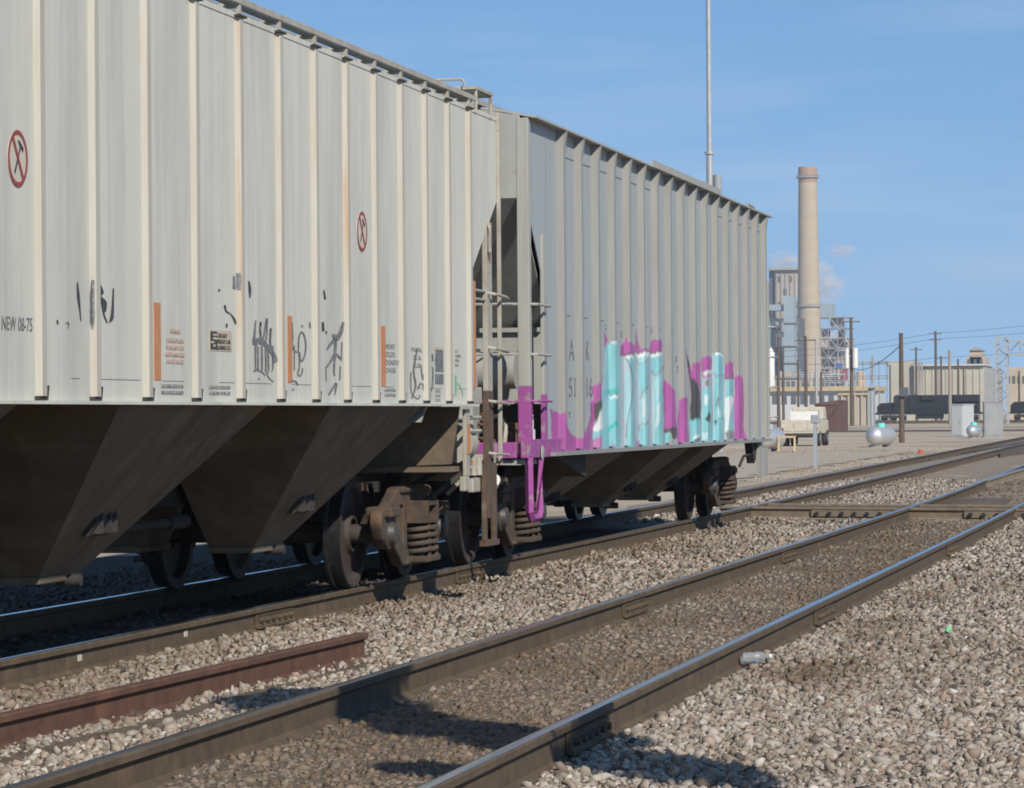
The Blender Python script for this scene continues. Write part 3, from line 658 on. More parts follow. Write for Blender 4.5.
# markings
def disc(px, py, half_w, half_h):
    c = onx(px, py, PX1); rz = .5 * abs(onx(px, py-half_h, PX1).z - onx(px, py+half_h, PX1).z); ry = rz
    d = MB().cyl((PX1-.001, c.y, c.z), (PX1+.004, c.y, c.z), rz*.97, n=40).build('no_hammer_disc', 'disc', c1)
    n = 40; ri = rz * .83; v = []; f = []
    for k in range(n):
        a = 2*math.pi*k/n; v += [(PX1+.006, c.y+rz*math.cos(a), c.z+rz*math.sin(a)), (PX1+.006, c.y+ri*math.cos(a), c.z+ri*math.sin(a))]
        k2 = (k+1) % n; f.append((2*k, 2*k2, 2*k2+1, 2*k+1))
    MB().add(v, f).build('red_ring', 'red', d)
    ca = math.cos(2.2); sa = math.sin(2.2); w = rz*.09
    def Q(u, t, x): return (x, c.y + u*ca - t*sa, c.z + u*sa + t*ca)
    MB().quad(Q(-ri*1.02, -w, PX1+.0075), Q(ri*1.02, -w, PX1+.0075), Q(ri*1.02, w, PX1+.0075), Q(-ri*1.02, w, PX1+.0075)).build('red_slash', 'red', d)
    ca = math.cos(1.02); sa = math.sin(1.02); w = rz*.055
    def Q2(u, t): return (PX1+.0052, c.y + u*ca - t*sa, c.z + u*sa + t*ca)
    MB().quad(Q2(-ri*.75, -w*1.3), Q2(ri*.55, -w), Q2(ri*.55, w), Q2(-ri*.75, w*1.3)).add([Q2(ri*.55, -rz*.32), Q2(ri*.78, -rz*.30), Q2(ri*.78, rz*.14), Q2(ri*.66, rz*.36), Q2(ri*.55, rz*.16)], [(0,1,2,3,4)]).build('hammer_mark', 'ink', d)
disc(17, 158.5, 10, 28.5); disc(361.5, 231.5, 6, 20)
def stext(txt, px, py, hpx, m, wpx=None, X=PX1, car=c1, name='lettering'):
    """text with its lower left corner at a pixel, cap height hpx, total width wpx"""
    a = onx(px, py, X); b = onx(px, py-hpx, X); size = (b.z - a.z) / .70
    o = side_text(txt, a.y, a.z, size, m, car, X+.002, name)
    if wpx:
        e = onx(px+wpx, py, X); xs_ = [v.co.y for v in o.data.vertices]; w = max(xs_) - min(xs_); k = (e.y - a.y) / w; lo = min(xs_)
        for v in o.data.vertices: v.co.y = lo + (v.co.y - lo) * k
    return o
stext('NEW 08-75', 1, 329.5, 14, 'ink_soft', 30.5)
for k, (t, x, w) in enumerate((('WARNING', 170, 10), ('DO NOT APPLY TRUCTION', 166, 17), ('TO ANY PART OF ROOF', 166, 18), ('EXCEPT RUNNING BOARD', 165, 19), ('OR ROOF BRACES', 166, 17))):
    stext(t, x, 333.5 + k*7 + (0 if k == 0 else 2), 5.2 if k == 0 else 4.4, 'red_text', w)
for k in range(2): stext('CUBIC WATER GROSS FOR PAD' if k == 0 else 'MATL NO BEFORE GALVANIZED', 161, 388 + k*6.5, 4, 'stencil', 22)
for k in range(2): stext('CLEAN FOLD COUPLED LAST M' if k == 0 else 'A CLEAN EMPTY ON TIME CAST', 209, 389 + k*6, 3.6, 'stencil', 21)
a = onx(209, 350.5, PX1); b = onx(231.5, 331.5, PX1)
sg = MB().box((PX1-.001, a.y, a.z), (PX1+.003, b.y, b.z)).build('company_plate', 'sign_tan', c1)
W = b.y - a.y; Hh = b.z - a.z
def sgq(u0, v0, u1, v1, m='ink', nm='plate_mark', X=PX1+.0045): return MB().quad((X, a.y+W*u0, a.z+Hh*v0), (X, a.y+W*u1, a.z+Hh*v0), (X, a.y+W*u1, a.z+Hh*v1), (X, a.y+W*u0, a.z+Hh*v1)).build(nm, m, sg)
sgq(.04, .06, .33, .94); sgq(.14, .55, .34, .66, 'sign_tan', 'plate_notch', PX1+.0055); sgq(.03, .36, .2, .46, 'sign_tan', 'plate_notch', PX1+.0055); sgq(.14, .2, .26, .3, 'sign_tan', 'plate_notch', PX1+.0055); sgq(.15, .74, .34, .82, 'sign_tan', 'plate_notch', PX1+.0055)
for k, t in enumerate(('CHICAGO', 'FREIGHT CAR', 'LEASING CO.')): stext(t, 217, 337.5 + k*6, 4.3, 'ink', (9.5, 13, 13)[k], X=PX1+.003)
def reflector(x0, x1, y0, y1):
    a = onx(x0, y1, PX1); b = onx(x1, y0, PX1)
    MB().box((PX1-.001, a.y, a.z), (PX1+.004, b.y, b.z)).build('reflector_strip', 'reflector', c1)
reflector(154, 160, 303, 380); reflector(287.5, 291.5, 316, 382.5); reflector(381, 385, 326, 386); reflector(472.5, 475, 281, 388)
for k, t in enumerate(('MOIST', 'OLDS', 'DONETO', 'OVER')): stext(t, 385.5, 348.5 + k*8, 4.8, 'stencil', (9, 9, 13, 10)[k])
for k in range(2): stext('CLEAN TOOLED', 384.5, 391.5 + k*5, 3, 'stencil', 11)
for k, t in enumerate(('PAR AL', 'CE AL', 'LUB')): stext(t, 411 + k*2, 351.5 + k*8, 4.5, 'stencil', 11 - k*3)
a = onx(435, 384, PX1); b = onx(443, 350, PX1); bd = MB().box((PX1-.001, a.y, a.z), (PX1+.003, b.y, b.z)).build('data_stencil', 'ink_soft', c1)
MB().box((PX1-.001, a.y, a.z+(b.z-a.z)*.29), (PX1+.0045, b.y, a.z+(b.z-a.z)*.34)).build('stencil_gap', 'panel_one', bd)
MB().box((PX1-.002, a.y-.05, b.z), (PX1+.002, b.y, b.z+.02)).build('stencil_gap', 'sign_tan', bd)
for k in range(3): stext('IDOL', 435.5, 392.5 + k*4.6, 3, 'stencil', 5)
for k, t in enumerate(('LT', 'ADRS', 'RPK', 'SO')): stext(t, 455, 352.5 + k*4.7, 3, 'stencil', (3, 5.5, 4, 3.5)[k])
K = lambda p, w, m='ink', X=PX1: stroke(p, w, X, m, c1)
# black scribbles (left group)
K([(93, 280), (92, 300), (92, 315), (92.5, 329)], [3, 5, 6, 2.5], 'ink_soft', rib_face(17.46)); K([(91.5, 283), (91.3, 306), (92, 326)], [1, 2, 1.5], 'ink', rib_face(17.46))
K([(77.5, 282), (78.5, 296), (80, 310), (81, 321)], [1, 3, 1.5, .8], 'ink', PX1)
K([(99.5, 284), (101, 292), (99, 296), (104, 303), (105, 312)], [1.5, 6, 3, 6, 2], 'ink')
K([(102, 300), (104, 314), (107.5, 323)], [2, 1.6, 1], 'ink'); K([(113.5, 288), (113, 305), (112, 318), (109.5, 322)], [1.2, 2, 3.5, 1], 'ink')
K([(57.5, 320), (58, 324)], 1.5, 'ink'); K([(66, 324), (68, 322), (69, 325), (68, 328)], .9, 'ink_soft')
K([(219, 289), (220, 291)], 1.5); K([(225, 305), (226.5, 311), (231, 314), (235, 320), (236, 324)], [2, 1.2, .8, 2, 1]); K([(227, 323.5), (227, 327)], 1.6)
K([(238, 273), (238.5, 282), (238, 290)], [5, 7, 6], 'ink_soft', rib_face(20.23)); K([(234, 276), (234.3, 289)], [2, 3], 'ink_soft')
K([(249, 281), (250, 290), (250, 298)], [1.5, 3, 1])
# tag one
K([(254, 345), (255, 330), (256, 320)], [3, 2, 1], 'ink_soft'); K([(254, 343), (259, 341), (266, 345), (272, 352), (277, 362)], [8, 6, 4, 4, 5], 'ink_soft')
K([(260, 341), (261, 322), (260, 330), (263, 340), (267, 318), (267, 333), (266, 343), (270, 346), (271, 328), (270, 340), (272, 349)], 1.5, 'ink_soft')
for x in (255.5, 258, 262, 266, 268.5, 273): K([(x, 346), (x+.3, 362 + (x*7 % 9)), (x-.5, 366 + (x*5 % 8))], [1.6, 1.2, .8], 'ink_soft')
K([(253.5, 371), (258, 370.5), (263, 373), (265, 376)], [1.5, 2, 1.5, 1], 'ink_soft'); K([(266, 372), (269, 378), (273.5, 382)], 1.5, 'ink_soft'); K([(258, 379), (260, 379)], 1.5, 'ink_soft')
# tag two
K([(293, 336), (292.5, 347), (298, 352), (299, 338), (301.5, 332), (304.5, 336), (306, 347), (304, 358), (301, 361), (299.5, 352)], 1.6, 'ink_soft')
K([(299, 352), (299.5, 366), (298, 374), (301, 375.5), (303, 368)], 1.4, 'ink_soft'); K([(292, 322), (292.5, 340)], 2, 'ink_soft'); K([(294.5, 345), (294.5, 370)], 1, 'ink_soft')
K([(291, 381), (295, 381), (298.5, 385)], 1.3, 'ink_soft'); K([(293, 388.5), (294, 390)], 1.8, 'ink_soft'); K([(302, 325), (303, 327)], 1.2, 'ink_soft'); K([(310, 322), (310.5, 328)], 1.2, 'ink_soft')
# tag three
K([(343.5, 322), (341, 332), (337, 338), (333, 334)], [2, 4, 5, 2], 'ink_soft'); K([(338, 336), (330, 345), (327, 350)], [4, 3, 1.5], 'ink_soft'); K([(336, 338), (335, 352), (334, 372), (335, 376)], [3, 3, 2, 1], 'ink_soft')
K([(326, 368), (331, 361), (335, 354), (341, 359)], [2, 2, 3, 2], 'ink_soft'); K([(342, 342), (341.5, 361)], 1.2, 'ink_soft'); K([(326, 368), (326.5, 381)], 1, 'ink_soft'); K([(340.5, 366), (340, 380)], 1.3, 'ink_soft')
K([(329, 395), (333, 388), (336.5, 383.5), (335, 395)], [1.5, 2, 2.5, 1], 'ink_soft'); K([(323, 322), (323.5, 331)], [2, 2.5]); K([(326.5, 331), (326.5, 333.5)], 1.4); K([(314, 290), (313.8, 301)], [1, 2]); K([(324, 290), (325.5, 299)], [1, 1.8])
# tag four
K([(418, 348), (415, 362), (414, 372), (416, 386), (412, 398)], 1.3, 'ink_soft'); K([(418, 390), (420, 384), (423, 385), (425, 393), (428, 394.5), (432, 388), (433, 372), (432, 367)], 1.5, 'ink_soft'); K([(421, 365), (423, 380), (425, 368)], 1.3, 'ink_soft'); K([(411, 372), (411.5, 392), (418, 399), (420, 395)], 1.2, 'ink_soft')
K([(432.5, 354), (433, 361)], 1.6, 'ink_soft'); K([(456, 375), (456.3, 386), (456, 396)], [1.5, 2, 1], 'green_paint'); K([(458, 383), (462, 390), (463, 396)], .7, 'green_paint')

# ---- car two (grey, graffiti)
c2 = thing('hopper_car', (XC1, 37, 0), 'grey covered hopper car with purple and turquoise graffiti along its side', 'hopper car')
Z2s, Z2e = .992, 3.965; PX2 = -5.98; RX2 = -5.912
ribs2 = [30.62 + .875 * k for k in range(17)]
def poly_from_px(pts): return [(onx(x, y, SX).y, onx(x, y, SX).z) for x, y in pts]
PUR = (.33, .072, .275); CYA = (.20, .47, .51); CY2 = (.30, .52, .565); WHI = (.70, .75, .74); BLK = (.03, .03, .035); TEA = (.03, .42, .38); GRY = (.16, .17, .18)
art = []
def A_(col, pts, a=1.0): art.append((poly_from_px(pts), col, a))
def R_(col, x0, y0, x1, y1, a=1.0): A_(col, [(x0, y0), (x1, y0), (x1, y1), (x0, y1)], a)
LAV = (.36, .43, .48); PNK = (.38, .16, .33)
def L_(col, pts, w, a=1.0):
    n = len(pts); l, rr_ = [], []
    for i, p in enumerate(pts):
        q0 = Vector(pts[max(i-1, 0)]); q1 = Vector(pts[min(i+1, n-1)]); d = (q1 - q0).normalized(); nn = Vector((-d.y, d.x)) * w / 2
        l.append(tuple(Vector(p) + nn)); rr_.append(tuple(Vector(p) - nn))
    A_(col, l + rr_[::-1], a)
def zz1(pts): return [(590 + x * .17143, 320 + y * .17143) for x, y in pts]
def zz2(pts): return [(670 + x * .15873, 330 + y * .15873) for x, y in pts]
A_(PUR, [(551, 409), (559, 411), (563, 414), (567, 412), (568, 429), (574, 435), (583, 439), (587, 430), (590, 415), (593, 403), (594, 452), (551, 458)])
for col, a, P in (
    (PUR, 1, [(78,150),(84,50),(90,70),(105,112),(85,150)]), (PUR, 1, [(175,200),(183,150),(200,132),(213,88),(225,125),(262,148),(262,200)]), (PUR, .85, [(262,195),(265,60),(272,70),(285,140),(300,165),(345,172),(345,195)]), (PUR, 1, [(345,190),(352,122),(375,102),(387,120),(418,118),(418,192)]),
    (PUR, 1, [(15,382),(70,370),(72,470),(15,478)]), (PUR, .8, [(70,340),(85,300),(83,352),(72,375)]), (PUR, 1, [(0,470),(20,460),(32,480),(16,600),(20,700),(0,700)]), (PNK, 1, [(0,690),(75,678),(75,760),(0,772)]),
    (BLK, .9, [(20,482),(70,474),(66,520),(42,572),(20,592)]), (WHI, .9, [(38,596),(68,520),(70,650),(30,657),(18,622)]), (CYA, 1, [(15,652),(72,645),(72,682),(15,688)]),
    (CYA, 1, [(82,166),(100,140),(118,126),(145,124),(162,132),(173,155),(171,748),(72,754),(70,420),(84,330)]), (CY2, .9, [(84,180),(96,165),(98,400),(76,420)]), (CY2, .8, [(75,460),(112,452),(105,600),(78,640)]), (WHI, .7, [(118,127),(150,126),(166,140),(160,146),(120,136)]),
    (TEA, 1, [(104,398),(128,406),(160,404),(162,424),(126,428),(108,414)]), (WHI, .8, [(114,446),(166,440),(166,464),(118,452)]), (TEA, 1, [(100,644),(106,618),(126,604),(162,597),(162,620),(124,630),(104,648)]), (PUR, .7, [(108,745),(130,718),(152,742)]),
    (LAV, 1, [(172,206),(262,206),(262,744),(172,748)]), (CYA, 1, [(208,214),(258,220),(259,742),(205,744),(215,632),(245,500),(252,400),(243,290)]), (CY2, .9, [(203,300),(238,300),(247,400),(236,510),(210,600),(200,560)]), (WHI, .8, [(198,212),(258,210),(258,230),(215,226)]),
    (LAV, 1, [(262,196),(345,192),(345,738),(262,742)]), (CYA, 1, [(284,262),(343,248),(340,392),(320,410),(300,420),(283,426)]), (CY2, 1, [(274,212),(340,210),(338,246),(306,257),(280,242)]), (WHI, .9, [(272,196),(340,190),(341,212),(272,216)]), (CY2, .9, [(288,432),(342,408),(339,592),(310,614),(285,622)]), (WHI, .4, [(300,470),(330,440),(325,560),(304,580)]), (CYA, 1, [(290,628),(343,608),(343,736),(288,742)]), (PUR, .7, [(264,702),(288,700),(302,742),(264,744)]),
    (LAV, 1, [(345,194),(424,192),(428,734),(345,740)]), (CYA, 1, [(352,212),(416,210),(418,300),(386,324),(364,290)]), (WHI, .9, [(349,194),(416,194),(416,213),(352,211)]), (CYA, 1, [(374,330),(421,312),(426,732),(374,737)]), (CY2, 1, [(378,342),(416,328),(412,440),(384,500)]), (WHI, .5, [(386,500),(412,478),(406,600),(380,640)]),
    (PUR, 1, [(432,338),(444,345),(456,362),(480,395),(500,420),(503,630),(434,634)]), (BLK, .9, [(434,632),(506,630),(506,690),(482,702),(470,652),(434,656)]), (CYA, .9, [(432,656),(460,650),(467,700),(434,716)]), (TEA, 1, [(450,672),(466,668),(468,696),(456,700)])):
    A_(col, zz1(P), a)
for col, w, a, P in ((BLK, 1.0, .8, [(110,412),(120,434),(166,434)]), (GRY, .6, .8, [(173,150),(173,400),(172,746)]), (BLK, 1.5, .9, [(174,202),(215,198),(262,203)]), (GRY, .8, .7, [(108,70),(114,105),(126,122),(166,112)]), (GRY, 1.3, .85, [(203,214),(226,250),(241,292),(250,400),(240,510),(216,612),(206,690)]), (GRY, .7, .8, [(262,205),(263,742)]), (GRY, 1.0, .8, [(266,214),(284,250),(318,256),(346,224)]), (GRY, 1.1, .9, [(294,455),(305,420),(328,406),(341,386)]), (GRY, 1.1, .9, [(290,645),(291,600),(328,614),(346,588)]), (GRY, .7, .8, [(346,200),(346,738)]), (GRY, 1.1, .9, [(360,285),(378,322),(410,308),(430,268)]), (GRY, .8, .8, [(426,196),(431,734)]), (BLK, 1.0, .8, [(350,188),(418,190)]), (GRY, .8, .8, [(264,188),(345,184)])):
    L_(col, zz1(P), w, a)
for col, a, P in (
    (PUR, 1, [(60,430),(112,428),(119,712),(46,716),(45,600)]), (BLK, 1, [(103,100),(115,180),(142,260),(168,340),(190,392),(191,562),(130,566),(128,380),(118,280),(105,180)]), (PUR, 1, [(138,210),(192,204),(193,384),(166,340),(146,280)]), (PUR, .8, [(116,236),(134,226),(152,300),(140,312),(124,280)]),
    (CYA, 1, [(127,564),(190,561),(191,706),(124,711)]), (TEA, .6, [(130,560),(189,561),(189,576),(130,574)]), (WHI, .8, [(146,672),(186,664),(181,690),(146,686)]), (BLK, .8, [(150,692),(190,680),(191,706),(145,709)]),
    (PUR, 1, [(198,176),(212,164),(262,170),(262,258),(200,258)]), (PNK, .9, [(212,262),(262,266),(259,302),(212,302)]), (WHI, .7, [(212,258),(262,258),(262,274),(216,290)]), (LAV, 1, [(196,300),(214,296),(214,704),(196,706)]), (CYA, 1, [(206,366),(262,360),(263,702),(200,706)]), (LAV, .9, [(214,302),(260,302),(260,364),(210,368)]), (GRY, .9, [(222,320),(250,318),(251,358),(228,356)]), (WHI, .6, [(214,400),(246,420),(236,470),(214,472)]), (BLK, .9, [(220,562),(245,518),(256,545),(250,592)]), (TEA, .6, [(230,520),(250,512),(252,524),(236,534)]), (WHI, .5, [(206,640),(242,650),(236,690),(206,692)]),
    (LAV, 1, [(262,150),(284,142),(284,704),(262,706)]), (CYA, 1, [(276,142),(335,146),(339,275),(322,288),(275,286)]), (WHI, .9, [(284,138),(332,150),(332,168),(284,152)]), (CYA, 1, [(278,296),(336,290),(338,700),(270,705)]), (GRY, .8, [(284,492),(296,430),(316,424),(300,470)]), (BLK, .8, [(274,560),(300,570),(285,602)]), (BLK, .8, [(320,555),(336,554),(331,569)]), (WHI, .6, [(304,490),(322,520),(312,562),(300,540)]),
    (PUR, 1, [(342,218),(370,203),(402,210),(403,298),(341,298)]), (LAV, 1, [(340,300),(356,306),(352,690),(338,694)]), (CYA, 1, [(354,312),(403,316),(396,422),(350,432)]), (WHI, .9, [(350,425),(396,418),(402,440),(376,560),(361,632),(345,638)]), (CYA, .9, [(378,562),(402,448),(404,622),(360,642)]), (GRY, .8, [(345,646),(402,640),(402,690),(364,692)]),
    (PUR, 1, [(404,292),(430,284),(450,292),(463,306),(467,690),(405,696)]), (PUR, .8, [(468,618),(480,650),(494,690),(466,692)])):
    A_(col, zz2(P), a)
for col, w, a, P in ((GRY, .8, .5, [(200,100),(201,180)]), (BLK, .9, .8, [(296,136),(340,150)]), (GRY, .9, .8, [(268,268),(300,291),(340,280)]), (GRY, .7, .8, [(302,482),(320,440),(338,426)]), (BLK, 1.2, .9, [(343,304),(402,304)]), (GRY, .7, .4, [(405,140),(403,210)]), (GRY, .7, .7, [(193,300),(194,704)]), (GRY, .7, .7, [(264,300),(265,704)]), (GRY, .7, .7, [(340,300),(339,694)])):
    L_(col, zz2(P), w, a)
boxes_ = [(min(p[0] for p in P), max(p[0] for p in P), min(p[1] for p in P), max(p[1] for p in P)) for P, _, _ in art]
def inside(P, y, z):
    c = False; j = len(P) - 1
    for i in range(len(P)):
        if (P[i][1] > z) != (P[j][1] > z) and y < (P[j][0]-P[i][0])*(z-P[i][1])/(P[j][1]-P[i][1])+P[i][0]: c = not c
        j = i
    return c
def flat_colour(y, z):
    r = None
    for (P, col, a), b in zip(art, boxes_):
        if b[0] <= y <= b[1] and b[2] <= z <= b[3] and inside(P, y, z):
            if r is None: r = (*col, a)
            else:
                t = a / (1 - (1 - a) * (1 - r[3])); r = (r[0] + (col[0]-r[0])*t, r[1] + (col[1]-r[1])*t, r[2] + (col[2]-r[2])*t, 1 - (1 - a) * (1 - r[3]))
    return r
SOFT = [(0, 0), (.016, .004), (-.016, -.004), (.008, -.009), (-.009, .009), (.026, -.005), (-.026, .005)]
def paint_at(x, y, z):
    t = SX / x; q = CAM + (Vector((x, y, z)) - CAM) * t
    return colour2(q.y, q.z)
def colour2(y, z):
    # hand-sprayed edges: wavering outline and a soft fringe
    wy = y + .03 * math.sin(z * 9.3 + 1.7 * y) + .015 * math.sin(z * 31 + y * 3); wz = z + .010 * math.sin(y * 7.1) + .006 * math.sin(y * 23 + z * 4)
    acc = [0, 0, 0, 0]
    for dy, dz in SOFT:
        c = flat_colour(wy + dy, wz + dz)
        if c:
            for k in range(3): acc[k] += c[k] * c[3]
            acc[3] += c[3]
    if acc[3] < 1e-6: return (.5, .5, .5, 0.0)
    k = .93 + .12 * math.sin(z * 5 + y * 4) * math.sin(z * 3 - y * 9)
    return (acc[0]/acc[3]*k, acc[1]/acc[3]*k, acc[2]/acc[3]*k, min(1, acc[3] / len(SOFT)) * .95)
zf = list(np.arange(Z2s, 2.2, .014)) + [2.3, 2.6, 3.0, 3.4, 3.8, Z2e]
e2 = [30.07] + ribs2
for i in range(len(e2) - 1):
    painted_panel('side_panel', np.linspace(e2[i]+.003, e2[i+1]-.003, 22), zf, PX2, 'panel_two', c2, colour2)
MB().box((PX2-.008, ribs2[-1], Z2s), (PX2, 44.95, Z2e)).build('side_panel', 'rib_two_plain', c2)
MB().prism([(29.2, 3.22), (30.068, 2.38), (30.068, Z2e), (29.2, Z2e)], 'x', PX2-.008, PX2).build('side_panel', 'panel_two_plain', c2)
for y in ribs2:
    off = wloc(c2); cols = [(PX2-.001 + (RX2-PX2+.001)*q/8, y-.062+.018*q/8) for q in range(9)] + [(RX2, y-.02), (RX2, y), (RX2, y+.02), (RX2, y+.042), (PX2-.001, y+.06)]
    me = bpy.data.meshes.new('side_rib'); k = len(zf); zz = [Z2s+.04] + zf[3:]; k = len(zz)
    me.from_pydata([(c[0]-off.x, c[1]-off.y, z-off.z) for c in cols for z in zz], [], [(i*k+j, (i+1)*k+j, (i+1)*k+j+1, i*k+j+1) for i in range(len(cols)-1) for j in range(k-1)])
    at = me.attributes.new('paint', 'FLOAT_COLOR', 'POINT'); at.data.foreach_set('color', np.array([paint_at(c[0], c[1], z) for c in cols for z in zz], float).ravel())
    me.materials.append(MATS['rib_two']); r = link(bpy.data.objects.new('side_rib', me), c2)
    # gusset that flares out to the eave
    MB().prism([(PX2, Z2e-.22), (RX2+.002, Z2e-.20), (RX2+.025, Z2e-.013), (PX2, Z2e-.013)], 'y', y-.036, y+.036).build('rib_gusset', 'rib_two_plain', r)
# eave, sill, roof
MB().box((PX2-.02, 29.15, Z2e-.012), (RX2+.03, 45.05, Z2e+.008)).build('eave', 'post_two', c2)
MB().box((RX2+.0305, 35.3, Z2e-.012), (RX2+.045, 40.2, Z2e+.06)).build('eave_fascia', 'post_two', c2)
MB().box((PX2-.05, 30.05, Z2s-.015), (RX2+.015, 45.0, Z2s+.02)).build('side_sill', 'rib_two_plain', c2)
for i in range(len(ribs2)-1):
    if i < 6 or i > 10: MB().box((PX2, ribs2[i]+.09, 3.735), (PX2+.005, ribs2[i+1]-.09, 3.742)).build('weld_seam', 'ink_soft', c2)
    MB().box((PX2, ribs2[i]+.12, 2.27), (PX2+.005, ribs2[i]+.55, 2.276)).build('weld_seam', 'ink_soft', c2)
far_side(c2, -9.0, 30.1, 44.9, Z2s, Z2e, 'rib_two_plain')
roof(c2, 29.13, 45.05, Z2e+.008, XC1, 1.58, .16, 'post_two')
MB().box((-7.2, 28.9, Z2e+.10), (-6.35, 30.2, Z2e+.15)).box((-7.2, 28.86, Z2e+.06), (-6.35, 28.9, Z2e+.15)).build('crossover_platform', 'end_grey', c2)
end_wall(c2, 29.115, -1, 3.25, Z2e, XC1, 1.47, 1.0, 31.55, 'end_grey', 'dark_slope', .14)
MB().box((XC1-1.48, 44.93, Z2s), (XC1+1.48, 44.95, Z2e)).build('end_wall', 'end_grey', c2)
MB().box((XC1-1.3, 30.16, 1.45), (XC1+1.44, 30.19, 2.12)).box((XC1-1.3, 30.10, 2.10), (XC1+1.44, 30.2, 2.14)).build('end_shear_plate', 'end_grey', c2)
MB().prism([(29.3, 1.95), (30.16, 1.95), (30.16, 1.45), (29.95, 1.45)], 'x', -6.62, -6.60).build('gusset_plate', 'end_grey', c2)
# corner post with purple foot, inner post, sill
MB().box((-6.05, 29.11, 1.60), (-5.945, 29.22, Z2e-.015)).build('corner_post', 'post_two', c2, bevel=.006)
MB().box((-6.052, 29.108, Z2s-.01), (-5.943, 29.222, 1.60)).build('corner_post', 'purple', c2, bevel=.006)['label'] = 'purple painted foot of the corner post'
MB().box((-5.985, 29.80, 1.53), (-5.955, 29.94, 2.96)).build('ladder_stile', 'post_two', c2, bevel=.004)
MB().box((-5.987, 29.798, Z2s), (-5.953, 29.942, 1.53)).build('ladder_stile', 'purple', c2, bevel=.004)
MB().box((-6.02, 29.05, Z2s-.02), (-5.95, 30.62, Z2s+.14)).build('side_sill', 'purple', c2, bevel=.006)
MB().box((XC1-1.45, 29.06, Z2s-.02), (-6.06, 29.12, Z2s+.12)).build('end_sill', 'purple', c2, bevel=.006)
MB().box((XC1-1.45, 29.12, Z2s-.08), (-6.03, 30.05, Z2s-.04)).build('end_platform', 'end_grey', c2)
for z in (1.47, 1.88, 2.32):
    MB().tube([(-5.95, 29.16, z), (-5.90, 29.2, z), (-5.895, 29.82, z), (-5.955, 29.87, z)], .013, 6).build('ladder_rung', 'purple' if z < 1.5 else 'post_two', c2)
    MB().tube([(-6.06, 29.12, z), (-6.08, 29.04, z), (-6.5, 29.04, z), (-6.52, 29.12, z)], .013, 6).build('grab_iron', 'purple' if z < 1.5 else 'post_two', c2)
MB().lathe([(0, .02), (.5, .07), (1, .05)], (-5.95, 29.62, Z2s+.02), (-5.93, 29.62, Z2s+.02), 14).build('roping_eye', 'post_two', c2, smooth=30)
MB().tube([(-5.96, 29.12, .98), (-5.96, 29.14, .50), (-5.96, 29.22, .44), (-5.96, 29.50, .44), (-5.96, 29.58, .50), (-5.96, 29.62, .98)], .036, 4).build('stirrup_step', 'purple', c2)
MB().cyl((-6.9, 29.8, 1.75), (-6.2, 29.8, 1.75), .17).build('air_reservoir', 'end_grey', c2, smooth=30)
MB().box((-6.35, 29.5, 1.0), (-6.15, 29.9, 1.28)).cyl((-6.25, 29.45, 1.15), (-6.25, 29.55, 1.15), .07).build('brake_valve', 'rust', c2, bevel=.015)
MB().box((-6.1, 29.6, 1.02), (-6.03, 29.75, 1.22)).cyl((-6.06, 29.68, 1.2), (-6.06, 29.68, 1.35), .03).build('release_valve', 'white', c2)
MB().tube([(-6.2, 29.2, 1.05), (-6.2, 29.3, 1.25), (-6.3, 29.5, 1.35), (-6.5, 29.7, 1.3)], .02, 6).build('brake_pipe', 'cream', c2)
for yc, hw in ((33.55, 1.12), (38.1, 1.0), (41.1, .9)): hopper_bottom(c2, XC1, yc, hw, Z2s, .34, xw=1.46)
for a, b in ((34.67, 37.1), (39.1, 40.2)): MB().prism([(a, Z2s), ((a+b)/2, Z2s+.8), (b, Z2s), (b, Z2s-.02), ((a+b)/2, Z2s+.76), (a, Z2s-.02)], 'x', XC1-1.45, XC1+1.46).build('ridge_sheet', 'hopper_dirt', c2)
MB().prism([(30.2, Z2s), (32.4, Z2s), (32.4, .75), (31.0, Z2s-.05)], 'x', XC1-1.4, XC1+1.42).build('end_slope', 'under_dark', c2)
MB().box((XC1-.16, 28.95, .68), (XC1+.16, 45.2, .92)).build('centre_sill', 'under_dark', c2)
MB().box((XC1-.13, 28.62, .70), (XC1+.13, 28.95, .90)).build('draft_gear', 'rust', c2)
make_truck(c2, 30.92, XC1); make_truck(c2, 43.85, XC1)
# far end of car two
MB().box((-5.98, 44.96, Z2s), (-5.94, 45.08, 3.1)).build('ladder_stile', 'post_two', c2)
for z in (1.3, 1.7, 2.1, 2.5): MB().tube([(-5.96, 45.0, z), (-5.88, 45.02, z), (-5.88, 45.35, z), (-5.95, 45.4, z)], .014, 6).build('ladder_rung', 'post_two', c2)
MB().box((-5.99, 44.1, .52), (-5.95, 44.35, Z2s)).box((-5.99, 44.5, .52), (-5.95, 44.9, .9)).build('stirrup_step', 'end_grey', c2)
MB().prism([(43.7, Z2s), (44.2, Z2s), (44.1, .75), (43.95, .70)], 'x', -6.1, -6.0).tube([(-6.05, 43.9, .82), (-6.05, 43.3, .80), (-6.05, 42.9, .68)], .02, 6).build('brake_lever', 'under_dark', c2)
MB().tube([(-6.1, 44.9, Z2e+.0), (-6.1, 44.8, Z2e+.12), (-6.1, 44.2, Z2e+.13), (-6.1, 44.1, Z2e+.02)], .016, 6).build('handhold', 'end_grey', c2)
# reporting marks
def stext2(t, px, py, h, w=None): return stext(t, px, py, h, 'ink_soft', w, X=PX2, car=c2)
stext2('A', 569, 360, 21, 5); stext2('K', 585.5, 360, 20, 3.2); stext2('51', 568.5, 397, 20, 6.5); stext2('16', 585.5, 397, 20, 6)
for k, (t, x, y) in enumerate((('C', 604.5, 330), ('E', 620.5, 337), ('E', 650.5, 333), ('3', 675, 362), ('2', 676.5, 372))): stext2(t, x, y, 6, 1.8)
stext2('T', 568, 418, 6, 3)

